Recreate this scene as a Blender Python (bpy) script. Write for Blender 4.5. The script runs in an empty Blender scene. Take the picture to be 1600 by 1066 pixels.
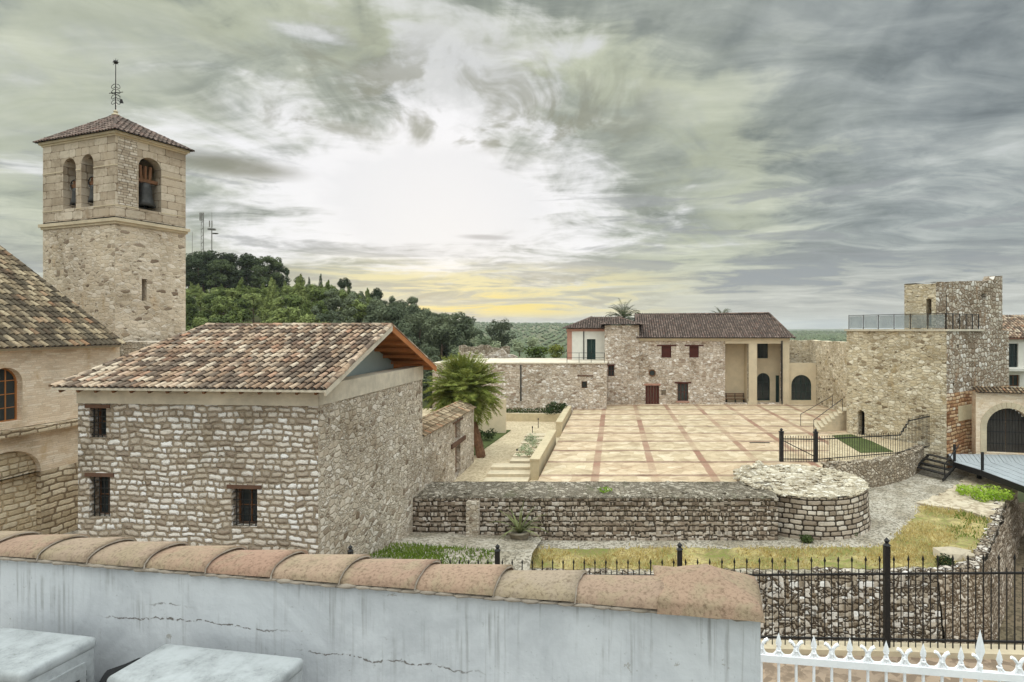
import bpy, bmesh, math, random
from mathutils import Vector, Matrix
import numpy as np
random.seed(7)
SC = bpy.context.scene
COL = SC.collection
PI = math.pi

# ------------------------------------------------------------------ camera, world, sun, exposure
F_PX, PX0, PY0, EYE = 900.0, 960.0, 515.0, 7.9
cam_d = bpy.data.cameras.new('camera')
cam = bpy.data.objects.new('camera', cam_d); COL.objects.link(cam)
cam.location = (0, 0, EYE); cam.rotation_euler = (PI/2, 0, 0)
cam_d.sensor_width = 36; cam_d.lens = F_PX/1600*36
cam_d.shift_x = (800-PX0)/1600; cam_d.shift_y = -(533-PY0)/1600
cam_d.clip_start = 0.05; cam_d.clip_end = 20000
SC.camera = cam
SC.view_settings.view_transform = 'Standard'
SC.view_settings.look = 'None'
SC.view_settings.exposure = 0.3
SC.view_settings.gamma = 1
SUN_AZ, SUN_EL = -0.29, 0.22          # azimuth from +Y towards +X, elevation (radians)
sun_d = bpy.data.lights.new('sun', 'SUN'); sun_d.energy = 1.5; sun_d.angle = math.radians(12); sun_d.color = (1, .92, .78)
sun = bpy.data.objects.new('sun', sun_d); COL.objects.link(sun)
sdir = Vector((math.sin(SUN_AZ)*math.cos(SUN_EL), math.cos(SUN_AZ)*math.cos(SUN_EL), math.sin(SUN_EL)))
sun.rotation_euler = (-sdir).to_track_quat('-Z', 'Y').to_euler()
sun.location = sdir*300


def S(r, g, b):
    f = lambda c: (c/255/12.92 if c/255 <= .04045 else ((c/255+.055)/1.055)**2.4)
    return (f(r), f(g), f(b), 1)


class G:
    """small node-building helper"""
    def __init__(s, tree): s.t = tree
    def n(s, kind, **kw):
        nd = s.t.nodes.new(kind)
        for k, v in kw.items(): setattr(nd, k, v)
        return nd
    def put(s, sock, v):
        if v is None: return
        if isinstance(v, bpy.types.NodeSocket): s.t.links.new(v, sock)
        else:
            if hasattr(sock.default_value, '__len__') and not isinstance(v, str):
                v = tuple(v); k = len(sock.default_value)
                if len(v) < k: v = v+(1,)*(k-len(v))
                sock.default_value = v[:k]
            else: sock.default_value = v
    def m(s, op, a, b=None, c=None, clamp=False):
        nd = s.n('ShaderNodeMath', operation=op, use_clamp=clamp)
        s.put(nd.inputs[0], a); s.put(nd.inputs[1], b); s.put(nd.inputs[2], c)
        return nd.outputs[0]
    def v(s, op, a, b=None):
        nd = s.n('ShaderNodeVectorMath', operation=op)
        s.put(nd.inputs[0], a)
        if op == 'SCALE': s.put(nd.inputs[3], b)
        else: s.put(nd.inputs[1], b)
        return nd.outputs[1] if op in ('DOT_PRODUCT', 'LENGTH') else nd.outputs[0]
    def xyz(s, x=0, y=0, z=0):
        nd = s.n('ShaderNodeCombineXYZ')
        for i, q in enumerate((x, y, z)): s.put(nd.inputs[i], q)
        return nd.outputs[0]
    def sep(s, v):
        nd = s.n('ShaderNodeSeparateXYZ'); s.put(nd.inputs[0], v); return nd.outputs
    def noise(s, vec, scale, detail=3, rough=.5, dist=0, color=False):
        nd = s.n('ShaderNodeTexNoise'); s.put(nd.inputs['Vector'], vec); nd.inputs['Scale'].default_value = scale
        nd.inputs['Detail'].default_value = detail; nd.inputs['Roughness'].default_value = rough; nd.inputs['Distortion'].default_value = dist
        return nd.outputs['Color'] if color else nd.outputs[0]
    def vor(s, vec, scale, feature='F1', dim='2D', rand=1, w=None):
        nd = s.n('ShaderNodeTexVoronoi', feature=feature, voronoi_dimensions=dim)
        if dim != '1D': s.put(nd.inputs['Vector'], vec)
        if w is not None: s.put(nd.inputs['W'], w)
        nd.inputs['Scale'].default_value = scale; nd.inputs['Randomness'].default_value = rand
        return nd.outputs
    def white(s, vec):
        nd = s.n('ShaderNodeTexWhiteNoise', noise_dimensions='3D'); s.put(nd.inputs['Vector'], vec); return nd.outputs
    def ramp(s, fac, stops, interp='LINEAR'):
        nd = s.n('ShaderNodeValToRGB'); nd.color_ramp.interpolation = interp
        e = nd.color_ramp.elements
        while len(e) < len(stops): e.new(.5)
        for el, (p, c) in zip(e, stops): el.position = p; el.color = tuple(c)+((1,) if len(c) == 3 else ())
        s.put(nd.inputs[0], fac); return nd.outputs[0]
    def mix(s, fac, a, b, blend='MIX'):
        nd = s.n('ShaderNodeMix', data_type='RGBA', blend_type=blend)
        s.put(nd.inputs[0], fac); s.put(nd.inputs[6], a); s.put(nd.inputs[7], b); return nd.outputs[2]
    def ss(s, x, a, b, lo=0, hi=1):
        nd = s.n('ShaderNodeMapRange', interpolation_type='SMOOTHSTEP')
        for i, q in enumerate((x, a, b, lo, hi)): s.put(nd.inputs[i], q)
        return nd.outputs[0]
    def bump(s, h, strength, dist):
        nd = s.n('ShaderNodeBump'); nd.inputs['Strength'].default_value = strength; nd.inputs['Distance'].default_value = dist
        s.put(nd.inputs['Height'], h); return nd.outputs[0]


# ---- sky
w = bpy.data.worlds.new('World'); SC.world = w; w.use_nodes = True
wt = w.node_tree; wt.nodes.clear(); g = G(wt)
d = g.v('NORMALIZE', g.n('ShaderNodeTexCoord').outputs['Generated'])
dx, dy, dz = g.sep(d)
az = g.m('ARCTAN2', dx, dy); el = g.m('ARCSINE', dz)
den = g.m('ADD', g.m('MAXIMUM', dz, 0.0), .10)
px_, py_ = g.m('DIVIDE', dx, den), g.m('DIVIDE', dy, den)
warpc = g.v('SCALE', g.v('SUBTRACT', g.noise(g.xyz(px_, py_, 0), .9, 3, .5, 0, True), (.5, .5, .5)), .9)
pl = g.v('ADD', g.xyz(g.m('ADD', g.m('MULTIPLY', px_, .55), g.m('MULTIPLY', py_, .10)), g.m('MULTIPLY', py_, 1.15), 0), warpc)
nA = g.noise(pl, 1.25, 7, .62, .5)
nA2 = g.noise(g.v('ADD', pl, (7.3, 2.1, 4.)), .55, 4, .55, .3)
# fan of streaks spreading out of the sun's place
da, de = g.m('SUBTRACT', az, SUN_AZ), g.m('SUBTRACT', el, .10)
th = g.m('ARCTAN2', de, da); rr = g.m('SQRT', g.m('ADD', g.m('POWER', da, 2), g.m('MULTIPLY', g.m('POWER', de, 2), 1.6)))
fan = g.xyz(g.m('MULTIPLY', th, 2.6), g.m('MULTIPLY', rr, 2.0), 3.)
fan = g.v('ADD', fan, g.v('SCALE', warpc, .8))
nB = g.noise(fan, 1.9, 4, .55, .5)
up = g.ss(el, .10, .34)
cl = g.m('ADD', g.m('MULTIPLY', nA, g.m('SUBTRACT', 1, g.m('MULTIPLY', up, .38))), g.m('MULTIPLY', nB, g.m('MULTIPLY', up, .38)))
cl = g.m('ADD', g.m('MULTIPLY', cl, .78), g.m('MULTIPLY', nA2, .22))
fine = g.noise(g.v('ADD', pl, (1, 9, 2)), 3.6, 7, .66, .6)
bil = g.noise(g.xyz(g.m('MULTIPLY', az, 7), g.m('MULTIPLY', el, 13), 2), 1, 6, .62, .5)
cl = g.m('ADD', cl, g.m('ADD', g.m('MULTIPLY', g.m('SUBTRACT', fine, .5), .26), g.m('MULTIPLY', g.m('SUBTRACT', bil, .5), .16)))
base = g.ramp(cl, [(.30, S(98, 105, 106)), (.41, S(132, 139, 138)), (.50, S(162, 168, 164)), (.58, S(192, 196, 189)), (.68, S(224, 226, 220))])
cool = g.ss(az, .05, .6)
base = g.mix(g.m('MULTIPLY', cool, .30), base, g.mix(1, base, S(218, 228, 248), 'MULTIPLY'))
# olive-green cast of the thicker cloud round the glow
def ell(ca, ce, ra, re):
    a = g.m('DIVIDE', g.m('SUBTRACT', az, ca), ra); b = g.m('DIVIDE', g.m('SUBTRACT', el, ce), re)
    return g.m('SQRT', g.m('ADD', g.m('MULTIPLY', a, a), g.m('MULTIPLY', b, b)))
wob = g.m('ADD', g.m('MULTIPLY', g.m('SUBTRACT', cl, .5), 2.6), g.m('MULTIPLY', g.m('SUBTRACT', g.noise(g.xyz(g.m('MULTIPLY', az, 5), g.m('MULTIPLY', el, 10), 8), 1, 6, .6, .8), .5), 2.2))
olive = g.m('MULTIPLY', g.ss(g.m('ADD', ell(SUN_AZ, .26, .62, .34), g.m('MULTIPLY', wob, .4)), 1.25, .55), .30)
base = g.mix(olive, base, g.mix(1, base, S(246, 250, 208), 'MULTIPLY'))
rim = g.m('MULTIPLY', g.ss(g.m('ABSOLUTE', g.m('SUBTRACT', g.m('SUBTRACT', ell(SUN_AZ, .24, .46, .20), g.m('MULTIPLY', wob, .45)), 1.15)), .30, .0), .32)
base = g.mix(rim, base, S(226, 230, 194))
lowlight = g.m('MULTIPLY', g.ss(el, .16, .01), g.ss(az, -.15, .75, .5, .62))
base = g.mix(lowlight, base, S(206, 204, 194))
streak = g.m('MULTIPLY', g.ss(el, .03, .07), g.ss(el, .15, .09))
base = g.mix(g.m('MULTIPLY', g.m('MULTIPLY', streak, g.ss(cl, .50, .42)), g.ss(az, -.1, .2)), base, S(148, 154, 158))
# glow of the sun behind the cloud
glow1 = g.ss(g.m('SUBTRACT', ell(SUN_AZ-.01, .215, .385, .145), g.m('MULTIPLY', wob, .75)), 1.12, .55)
glow2 = g.ss(g.m('SUBTRACT', ell(-.25, .42, .20, .12), g.m('MULTIPLY', wob, 1.5)), 1.15, .35)
col = g.mix(g.m('MULTIPLY', glow2, .72), base, S(226, 227, 230))
col = g.mix(g.m('MULTIPLY', glow1, .95), col, S(246, 246, 249))
blot = g.noise(g.xyz(g.m('MULTIPLY', az, 8), g.m('MULTIPLY', el, 12), 21), 1, 5, .6, .7)
bm_ = g.m('MULTIPLY', g.ss(blot, .46, .60), g.m('MULTIPLY', g.ss(el, .28, .31), g.ss(el, .50, .36)))
col = g.mix(g.m('MULTIPLY', g.m('MULTIPLY', bm_, .75), g.ss(g.m('ABSOLUTE', g.m('ADD', az, .27)), .42, .2)), col, S(140, 142, 126))
wl = g.noise(g.xyz(g.m('MULTIPLY', az, 5), g.m('MULTIPLY', el, 34), 11), 1, 5, .6, .5)
col = g.mix(g.m('MULTIPLY', g.m('MULTIPLY', g.ss(wl, .52, .64), g.ss(el, .30, .2)), .7), col, S(152, 156, 158))
# thin yellow bands near the horizon under the sun
yb = g.m('MULTIPLY', g.ss(el, .012, .035), g.ss(el, .125, .075))
yb = g.m('MULTIPLY', yb, g.ss(g.m('ABSOLUTE', g.m('ADD', az, .22)), .42, .15))
band = g.noise(g.xyz(g.m('MULTIPLY', az, 6), g.m('MULTIPLY', el, 52), 5), 1.0, 6, .65, .8)
col = g.mix(g.m('MULTIPLY', yb, g.ss(band, .42, .60, 0, 1)), col, g.mix(g.ss(ell(-.21, .03, .16, .035), 1.3, .4), S(230, 220, 168), S(238, 216, 112)))
col = g.mix(g.m('MULTIPLY', yb, g.ss(band, .50, .36, 0, .75)), col, S(170, 165, 140))
disc = g.ss(g.m('SUBTRACT', ell(SUN_AZ, .205, .185, .088), g.m('MULTIPLY', wob, .38)), 1.12, .80)
col = g.mix(disc, col, S(234, 235, 238))
dk = g.m('MULTIPLY', g.ss(ell(-.585, .232, .10, .018), 1.2, .3), .8)
col = g.mix(dk, col, S(128, 128, 112))
wisp = g.m('MULTIPLY', g.ss(ell(-.22, .155, .045, .005), 1.3, .3), .6)
col = g.mix(wisp, col, S(150, 150, 154))
# gain added overhead and away from the sun, outside the view, to brighten the facades
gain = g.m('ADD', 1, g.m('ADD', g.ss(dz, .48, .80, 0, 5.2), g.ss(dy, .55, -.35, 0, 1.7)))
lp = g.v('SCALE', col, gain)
sky = g.n('ShaderNodeTexSky', sky_type='NISHITA', sun_disc=False)
sky.sun_elevation = SUN_EL; sky.sun_rotation = SUN_AZ
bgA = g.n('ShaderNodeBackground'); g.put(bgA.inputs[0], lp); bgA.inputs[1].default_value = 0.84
bgB = g.n('ShaderNodeBackground'); g.put(bgB.inputs[0], sky.outputs[0]); bgB.inputs[1].default_value = 0.05
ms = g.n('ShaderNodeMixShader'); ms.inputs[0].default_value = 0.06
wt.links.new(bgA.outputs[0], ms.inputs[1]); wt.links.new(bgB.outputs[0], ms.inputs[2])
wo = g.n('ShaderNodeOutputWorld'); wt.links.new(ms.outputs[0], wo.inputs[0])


# ------------------------------------------------------------------ pixel / space helpers (to measure the place from the photograph)
def at(px, py, Y): return Vector(((px-PX0)/F_PX*Y, Y, EYE-(py-PY0)/F_PX*Y))
def on_z(px, py, z):
    Y = (EYE-z)*F_PX/(py-PY0); return Vector(((px-PX0)/F_PX*Y, Y, z))


# ------------------------------------------------------------------ materials
M = {}
def new_mat(name):
    m = bpy.data.materials.new(name); m.use_nodes = True; t = m.node_tree; t.nodes.clear()
    g = G(t); b = g.n('ShaderNodeBsdfPrincipled'); o = g.n('ShaderNodeOutputMaterial'); t.links.new(b.outputs[0], o.inputs[0])
    b.inputs['Specular IOR Level'].default_value = .25
    M[name] = m; return g, b

def fin(g, b, col, rough=.9, normal=None):
    g.put(b.inputs['Base Color'], col); g.put(b.inputs['Roughness'], rough)
    if normal is not None: g.put(b.inputs['Normal'], normal)

def uvof(g): return g.n('ShaderNodeUVMap').outputs[0]
def posof(g): return g.n('ShaderNodeNewGeometry').outputs['Position']

def plain(name, col, rough=.7, var=.25, scale=6, bump=.2, metal=0, spec=.25, coord='obj'):
    g, b = new_mat(name); p = g.n('ShaderNodeTexCoord').outputs['Object']
    n = g.noise(p, scale, 4, .6); n2 = g.noise(p, scale*.23, 3, .5)
    k = g.m('ADD', g.m('MULTIPLY', n, var), g.m('MULTIPLY', n2, var))
    c = g.mix(g.ss(k, var*.55, var*1.45), [x*(1-var) for x in col[:3]], [min(1, x*(1+var*.7)) for x in col[:3]])
    fin(g, b, c, rough, g.bump(n, bump, .02)); b.inputs['Metallic'].default_value = metal
    b.inputs['Specular IOR Level'].default_value = spec
    return g, b

def stonehue(c): return (c[0], c[1]*.995, min(1, c[2]*1.05), 1)

def rubble(name, w, h, stops, mortar, rand=.85, mw=(.03, .10), warp=.12, split=.55, bump=.9, dist=.05, stain=None, stain_amt=.5, big=.35, mortar2=None, gap_shade_k=.75):
    """random rubble masonry: 2D cells over the wall's own metre coordinates"""
    stops = [(a, stonehue(c)) for a, c in stops]; mortar = stonehue(mortar)
    g, b = new_mat(name); uv = uvof(g)
    wp = g.v('ADD', uv, g.v('SCALE', g.v('SUBTRACT', g.noise(uv, 1.6/max(w, h)*.45, 2, .5, 0, True), (.5, .5, .5)), warp*2))
    wp = g.v('ADD', wp, g.v('SCALE', g.v('SUBTRACT', g.noise(uv, 2.6/w, 2, .5, 0, True), (.5, .5, .5)), w*.22))
    p = g.v('MULTIPLY', wp, (1/w, 1/h, 0))
    f1 = g.vor(p, 1, 'F1', '2D', rand); e1 = g.vor(p, 1, 'DISTANCE_TO_EDGE', '2D', rand)['Distance']
    f2 = g.vor(p, 2.1, 'F1', '2D', 1.0); e2 = g.m('MULTIPLY', g.vor(p, 2.1, 'DISTANCE_TO_EDGE', '2D', 1.0)['Distance'], 1.0)
    r1, r2, r3 = g.sep(f1['Color']); q1, q2, q3 = g.sep(f2['Color'])
    sw = g.m('GREATER_THAN', r2, split)
    jit = g.m('MULTIPLY', g.m('SUBTRACT', g.noise(uv, 5/w, 3, .6), .5), .09)
    ea = g.m('ADD', e1, jit); eb = g.m('ADD', g.m('MINIMUM', e2, e1), jit)
    e = g.m('ADD', g.m('MULTIPLY', eb, sw), g.m('MULTIPLY', ea, g.m('SUBTRACT', 1, sw)))
    rv = g.m('ADD', g.m('MULTIPLY', q1, sw), g.m('MULTIPLY', r1, g.m('SUBTRACT', 1, sw)))
    mask = g.ss(e, mw[0], mw[1])
    grain = g.noise(uv, 7/w, 5, .65); grain2 = g.noise(uv, 1.7/w, 3, .5)
    stone = g.ramp(rv, stops)
    gv = g.m('ADD', g.m('MULTIPLY', grain, .7), g.m('MULTIPLY', grain2, .5))
    stone = g.mix(1, stone, g.ramp(gv, [(.30, (.58, .55, .51)), (.58, (1, 1, 1)), (.85, (1.0, 1.0, 1.0))]), 'MULTIPLY')
    mo = g.mix(grain2, [x*.7 for x in mortar[:3]], [min(1, x*1.3) for x in mortar[:3]])
    if mortar2: mo = g.mix(g.ss(g.noise(uv, .9, 3, .6), .42, .6), mo, mortar2)
    c = g.mix(mask, mo, stone)
    gap_shade = g.m('MULTIPLY', g.ss(g.m('ABSOLUTE', g.m('SUBTRACT', e, mw[1]*.55)), mw[1]*.45, 0), g.ss(grain2, .40, .62, .05*gap_shade_k, gap_shade_k))  # crevice shade painted as a dark line where stone meets mortar
    c = g.mix(gap_shade, c, g.mix(1, mo, (.34, .31, .28, 1), 'MULTIPLY'))
    bigN = g.noise(uv, big, 5, .62, .4)
    c = g.mix(1, c, g.ramp(bigN, [(.30, (.62, .58, .52)), (.52, (1, 1, 1)), (.75, (1.0, .98, .93))]), 'MULTIPLY')
    if stain is not None:
        sn = g.noise(g.v('MULTIPLY', uv, (1.3, .55, 1)), .9, 5, .65, .5)
        c = g.mix(g.ss(sn, .56, .70, 0, stain_amt), c, stain)
    hgt = g.m('ADD', g.m('ADD', g.m('MULTIPLY', g.ss(e, mw[0]*.5, mw[1]*2.2), .8), g.m('MULTIPLY', grain, .35)), g.m('MULTIPLY', rv, .35))
    fin(g, b, c, .92, g.bump(hgt, bump, dist))

def coursed(name, w, h, stops, mortar, warp=.06, jw=.018, bump=.9, dist=.05, stain=None, stain_amt=.5, big=.35, mottle=1.0):
    """stones laid in rough courses"""
    stops = [(a, stonehue(c)) for a, c in stops]; mortar = stonehue(mortar)
    g, b = new_mat(name); uv = uvof(g)
    n1 = g.v('SUBTRACT', g.noise(uv, .55/h*.35, 2, .5, 0, True), (.5, .5, .5))
    n2 = g.v('SUBTRACT', g.noise(uv, 1.6/h*.8, 3, .55, 0, True), (.5, .5, .5))
    wp = g.v('ADD', g.v('ADD', uv, g.v('SCALE', n1, warp*3)), g.v('SCALE', n2, warp))
    u, v, _ = g.sep(wp)
    vv = g.m('DIVIDE', v, h); row = g.m('FLOOR', vv); fr = g.m('FRACT', vv)
    rnd = g.white(g.xyz(row, 3.1, 0))['Value']
    W = g.m('ADD', g.m('DIVIDE', u, g.m('MULTIPLY', g.m('ADD', rnd, .65), w)), g.m('MULTIPLY', row, 37.3))
    c1 = g.vor(None, 1, 'F1', '1D', .9, W)['Color']; ed = g.vor(None, 1, 'DISTANCE_TO_EDGE', '1D', .9, W)['Distance']
    eu = g.m('MULTIPLY', ed, w); ev = g.m('MULTIPLY', g.m('MINIMUM', fr, g.m('SUBTRACT', 1, fr)), h)
    e = g.m('SMOOTH_MIN', eu, ev, h*.38)
    grain = g.noise(uv, 2.2/h, 5, .65); grain2 = g.noise(uv, .5/h, 3, .5)
    e = g.m('ADD', e, g.m('MULTIPLY', g.m('SUBTRACT', grain, .5), jw*1.5))
    mask = g.ss(e, jw*.35, jw*1.3)
    r1, r2, r3 = g.sep(c1)
    stone = g.ramp(r1, stops)
    gv = g.m('ADD', g.m('MULTIPLY', grain, .7), g.m('MULTIPLY', grain2, .5))
    stone = g.mix(mottle, stone, g.mix(1, stone, g.ramp(gv, [(.32, (.55, .52, .48)), (.60, (1, 1, 1)), (.9, (1.0, 1.0, 1.0))]), 'MULTIPLY'))
    gap_shade = g.m('MULTIPLY', g.ss(g.m('ABSOLUTE', g.m('SUBTRACT', e, jw*.75)), jw*.5, 0), g.ss(grain2, .40, .62, .05, .75))  # painted crevice shade along the edges of the stones
    c = g.mix(gap_shade, g.mix(mask, mortar, stone), g.mix(1, mortar, (.36, .33, .30, 1), 'MULTIPLY'))
    bigN = g.noise(uv, big, 5, .62, .4)
    c = g.mix(1, c, g.ramp(bigN, [(.30, (.58, .55, .50)), (.52, (1, 1, 1)), (.75, (1.0, .97, .92))]), 'MULTIPLY')
    if stain is not None:
        sn = g.noise(g.v('MULTIPLY', uv, (1.3, .6, 1)), .8, 5, .65, .5)
        c = g.mix(g.ss(sn, .53, .68, 0, stain_amt), c, stain)
    hgt = g.m('ADD', g.m('ADD', g.m('MULTIPLY', g.ss(e, 0, jw*2.4), .8), g.m('MULTIPLY', grain, .35)), g.m('MULTIPLY', r2, .4))
    fin(g, b, c, .92, g.bump(hgt, bump, dist))

coursed('front_rubble', .285, .178, [(0, S(160, 144, 126)), (.25, S(200, 187, 168)), (.55, S(222, 212, 198)), (.85, S(236, 230, 220)), (1, S(246, 242, 236))],
        S(154, 139, 118), warp=.10, jw=.028, bump=1, dist=.07, stain=S(150, 134, 112), stain_amt=.4, big=.3)
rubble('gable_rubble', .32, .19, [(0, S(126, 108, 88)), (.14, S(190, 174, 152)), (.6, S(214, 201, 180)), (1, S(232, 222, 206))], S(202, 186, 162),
       mw=(.01, .09), warp=.10, split=.45, dist=.06, stain=S(168, 148, 122), stain_amt=.4, gap_shade_k=.45)
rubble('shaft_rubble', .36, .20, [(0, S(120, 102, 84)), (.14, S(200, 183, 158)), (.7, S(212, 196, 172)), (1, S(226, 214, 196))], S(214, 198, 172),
       mw=(.01, .07), warp=.08, split=.5, stain=S(180, 146, 104), stain_amt=.4, dist=.03, gap_shade_k=.3)
coursed('belfry_ashlar', .95, .42, [(0, S(172, 155, 132)), (.5, S(192, 176, 153)), (1, S(206, 192, 170))], S(132, 115, 95), warp=.02, jw=.010, bump=.6, dist=.02,
        stain=S(140, 116, 90), stain_amt=.5, mottle=.9)
coursed('quoin_brick', .26, .14, [(0, S(180, 164, 142)), (.5, S(204, 190, 168)), (1, S(226, 216, 200))], S(132, 116, 98), warp=.02, jw=.012, bump=.7, dist=.02)
coursed('church_brick', .30, .085, [(0, S(222, 198, 168)), (.5, S(234, 213, 184)), (1, S(242, 226, 202))], S(230, 208, 178), warp=.02, jw=.008, bump=.5, dist=.015,
        stain=S(196, 160, 112), stain_amt=.5, mottle=.6)
coursed('church_base', .55, .24, [(0, S(182, 162, 132)), (.5, S(212, 194, 162)), (1, S(230, 214, 186))], S(140, 120, 94), warp=.08, jw=.025, stain=S(104, 82, 58), stain_amt=.6)
coursed('arch_infill', .36, .22, [(0, S(198, 178, 144)), (.5, S(216, 198, 166)), (1, S(234, 220, 192))], S(186, 164, 130), warp=.05, jw=.02, stain=S(146, 120, 84), stain_amt=.4)
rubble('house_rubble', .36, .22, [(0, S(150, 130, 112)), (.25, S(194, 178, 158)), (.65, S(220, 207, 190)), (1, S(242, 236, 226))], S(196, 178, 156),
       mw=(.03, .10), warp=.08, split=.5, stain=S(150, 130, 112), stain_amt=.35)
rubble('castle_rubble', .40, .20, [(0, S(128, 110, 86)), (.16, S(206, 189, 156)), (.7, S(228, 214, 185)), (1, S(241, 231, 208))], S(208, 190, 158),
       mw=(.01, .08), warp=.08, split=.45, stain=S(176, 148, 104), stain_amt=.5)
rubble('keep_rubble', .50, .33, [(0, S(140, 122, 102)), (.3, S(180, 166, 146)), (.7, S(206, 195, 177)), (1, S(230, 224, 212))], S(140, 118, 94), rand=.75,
       mw=(.03, .12), warp=.14, split=.6, dist=.07, stain=S(160, 122, 88), stain_amt=.5, gap_shade_k=.7)
coursed('keep_red', .5, .24, [(0, S(140, 98, 66)), (.4, S(176, 136, 96)), (.8, S(198, 164, 124)), (1, S(222, 204, 176))], S(124, 84, 56), warp=.10, jw=.03)
coursed('rampart_stone', .40, .22, [(0, S(126, 110, 94)), (.4, S(166, 150, 131)), (.75, S(192, 178, 160)), (1, S(214, 204, 190))], S(70, 60, 48), warp=.08, jw=.026, bump=1,
        dist=.06, stain=S(78, 68, 57), stain_amt=.6)
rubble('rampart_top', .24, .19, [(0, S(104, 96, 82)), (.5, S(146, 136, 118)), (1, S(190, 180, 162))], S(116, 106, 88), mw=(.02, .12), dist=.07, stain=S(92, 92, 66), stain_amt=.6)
coursed('bastion_stone', .42, .225, [(0, S(140, 124, 106)), (.4, S(180, 165, 146)), (.75, S(205, 192, 174)), (1, S(224, 214, 198))], S(58, 48, 38), warp=.05, jw=.024, bump=1,
        dist=.06, stain=S(112, 94, 76), stain_amt=.4)
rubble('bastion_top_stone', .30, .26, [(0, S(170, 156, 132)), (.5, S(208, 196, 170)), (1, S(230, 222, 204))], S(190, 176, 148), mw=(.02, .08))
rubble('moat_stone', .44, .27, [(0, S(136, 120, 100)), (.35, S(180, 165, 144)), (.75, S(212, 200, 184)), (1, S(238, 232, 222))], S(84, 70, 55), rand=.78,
       mw=(.03, .11), warp=.12, split=.6, dist=.09, stain=S(120, 94, 66), stain_amt=.5, gap_shade_k=.9)
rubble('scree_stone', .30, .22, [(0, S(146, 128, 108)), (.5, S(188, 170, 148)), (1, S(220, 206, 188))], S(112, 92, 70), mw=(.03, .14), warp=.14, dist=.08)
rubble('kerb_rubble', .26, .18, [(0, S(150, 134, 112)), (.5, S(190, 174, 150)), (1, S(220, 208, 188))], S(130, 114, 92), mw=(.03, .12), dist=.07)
plain('concrete', S(202, 190, 172), .9, .22, 3, .3)
plain('cream_render', S(206, 190, 164), .92, .12, 2, .15)
plain('white_render', S(218, 214, 206), .9, .10, 2, .1)
plain('pink_trim', S(176, 132, 116), .9, .15, 3, .1)
plain('dressed_stone', S(200, 184, 158), .9, .18, 4, .3)
plain('ochre_stone', S(194, 177, 146), .9, .16, 4, .25)
plain('blue_panel', S(178, 190, 186), .8, .08, 2, .05)
plain('old_wood', S(112, 78, 54), .85, .3, 9, .3)
plain('lintel_wood', S(98, 72, 58), .85, .3, 9, .3)
plain('orange_wood', S(180, 116, 70), .75, .2, 7, .2)
plain('red_wood', S(80, 40, 34), .6, .2, 8, .2)
plain('black_iron', S(38, 36, 36), .5, .2, 20, .15, metal=.3, spec=.4)
plain('iron_grey', S(66, 64, 64), .5, .2, 20, .1, metal=.5)
plain('white_iron', S(240, 240, 244), .45, .06, 20, .1, spec=.4)
plain('green_frame', S(34, 54, 52), .5, .15, 8, .1)
plain('bronze', S(64, 62, 60), .5, .3, 8, .2, metal=.6)
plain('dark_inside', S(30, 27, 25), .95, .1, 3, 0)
plain('bark', S(98, 82, 68), .95, .3, 8, .5)
plain('palm_bark', S(112, 82, 62), .95, .35, 10, .6)
plain('terracotta_dry', S(168, 112, 66), .9, .2, 6, .2)
plain('mast_grey', S(130, 126, 120), .6, .15, 3, .05, metal=.3)
plain('pot_clay', S(148, 138, 122), .9, .2, 6, .3)
plain('mortar_white', S(150, 138, 126), .95, .15, 25, .5)
plain('rubber_black', S(26, 26, 28), .7, .1, 20, .1)
plain('terrace_floor', S(150, 146, 142), .9, .2, 4, .1)
plain('plaque_bronze', S(110, 96, 80), .6, .2, 12, .2)
plain('lamp_metal', S(120, 112, 100), .5, .1, 8, .1, metal=.4)
plain('rock', S(178, 164, 144), .95, .3, 3, .8)
plain('gate_wood', S(58, 54, 50), .7, .25, 9, .2)

g, b = new_mat('glass_dark')
p = posof(g); n = g.noise(p, .7, 2)
fin(g, b, g.mix(n, S(24, 28, 30), S(58, 66, 68)), .12); b.inputs['Specular IOR Level'].default_value = .5
g, b = new_mat('glass_grey')
fin(g, b, g.mix(g.noise(posof(g), 1.2, 2), S(120, 128, 130), S(160, 168, 170)), .1); b.inputs['Alpha'].default_value = .45

# roof tiles: every tile carries its own random UV
def tiles(name, stops, dirt, dirt_amt):
    g, b = new_mat(name); uv = uvof(g); p = posof(g)
    ru, rv, _ = g.sep(uv)
    c = g.ramp(ru, stops)
    n = g.noise(p, 9, 4, .65); n2 = g.noise(p, .9, 4, .6, .4)
    c = g.mix(1, c, g.ramp(n, [(.3, (.6, .57, .55)), (.6, (1, 1, 1))]), 'MULTIPLY')
    k = g.m('ADD', g.m('MULTIPLY', n2, .8), g.m('MULTIPLY', rv, .35))
    c = g.mix(g.ss(k, .50, .70, 0, dirt_amt), c, dirt)
    fin(g, b, c, .9, g.bump(n, .4, .015))
tiles('tile_house', [(0, S(132, 104, 86)), (.25, S(172, 144, 120)), (.55, S(198, 174, 150)), (.8, S(218, 200, 178)), (1, S(182, 138, 112))], S(96, 82, 72), .85)
tiles('tile_church', [(0, S(120, 104, 84)), (.4, S(156, 138, 112)), (.8, S(186, 168, 140)), (1, S(150, 112, 84))], S(66, 58, 48), .85)
tiles('tile_back', [(0, S(104, 88, 80)), (.4, S(130, 111, 102)), (.8, S(152, 132, 122)), (1, S(124, 96, 86))], S(88, 78, 72), .6)
tiles('tile_wall', [(0, S(130, 104, 80)), (.4, S(168, 144, 116)), (.8, S(196, 176, 148)), (1, S(170, 122, 90))], S(92, 80, 62), .7)
plain('tile_channel', S(58, 48, 42), .95, .3, 5, .2)
plain('tile_spire', S(122, 94, 74), .9, .3, 3, .3)

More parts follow.
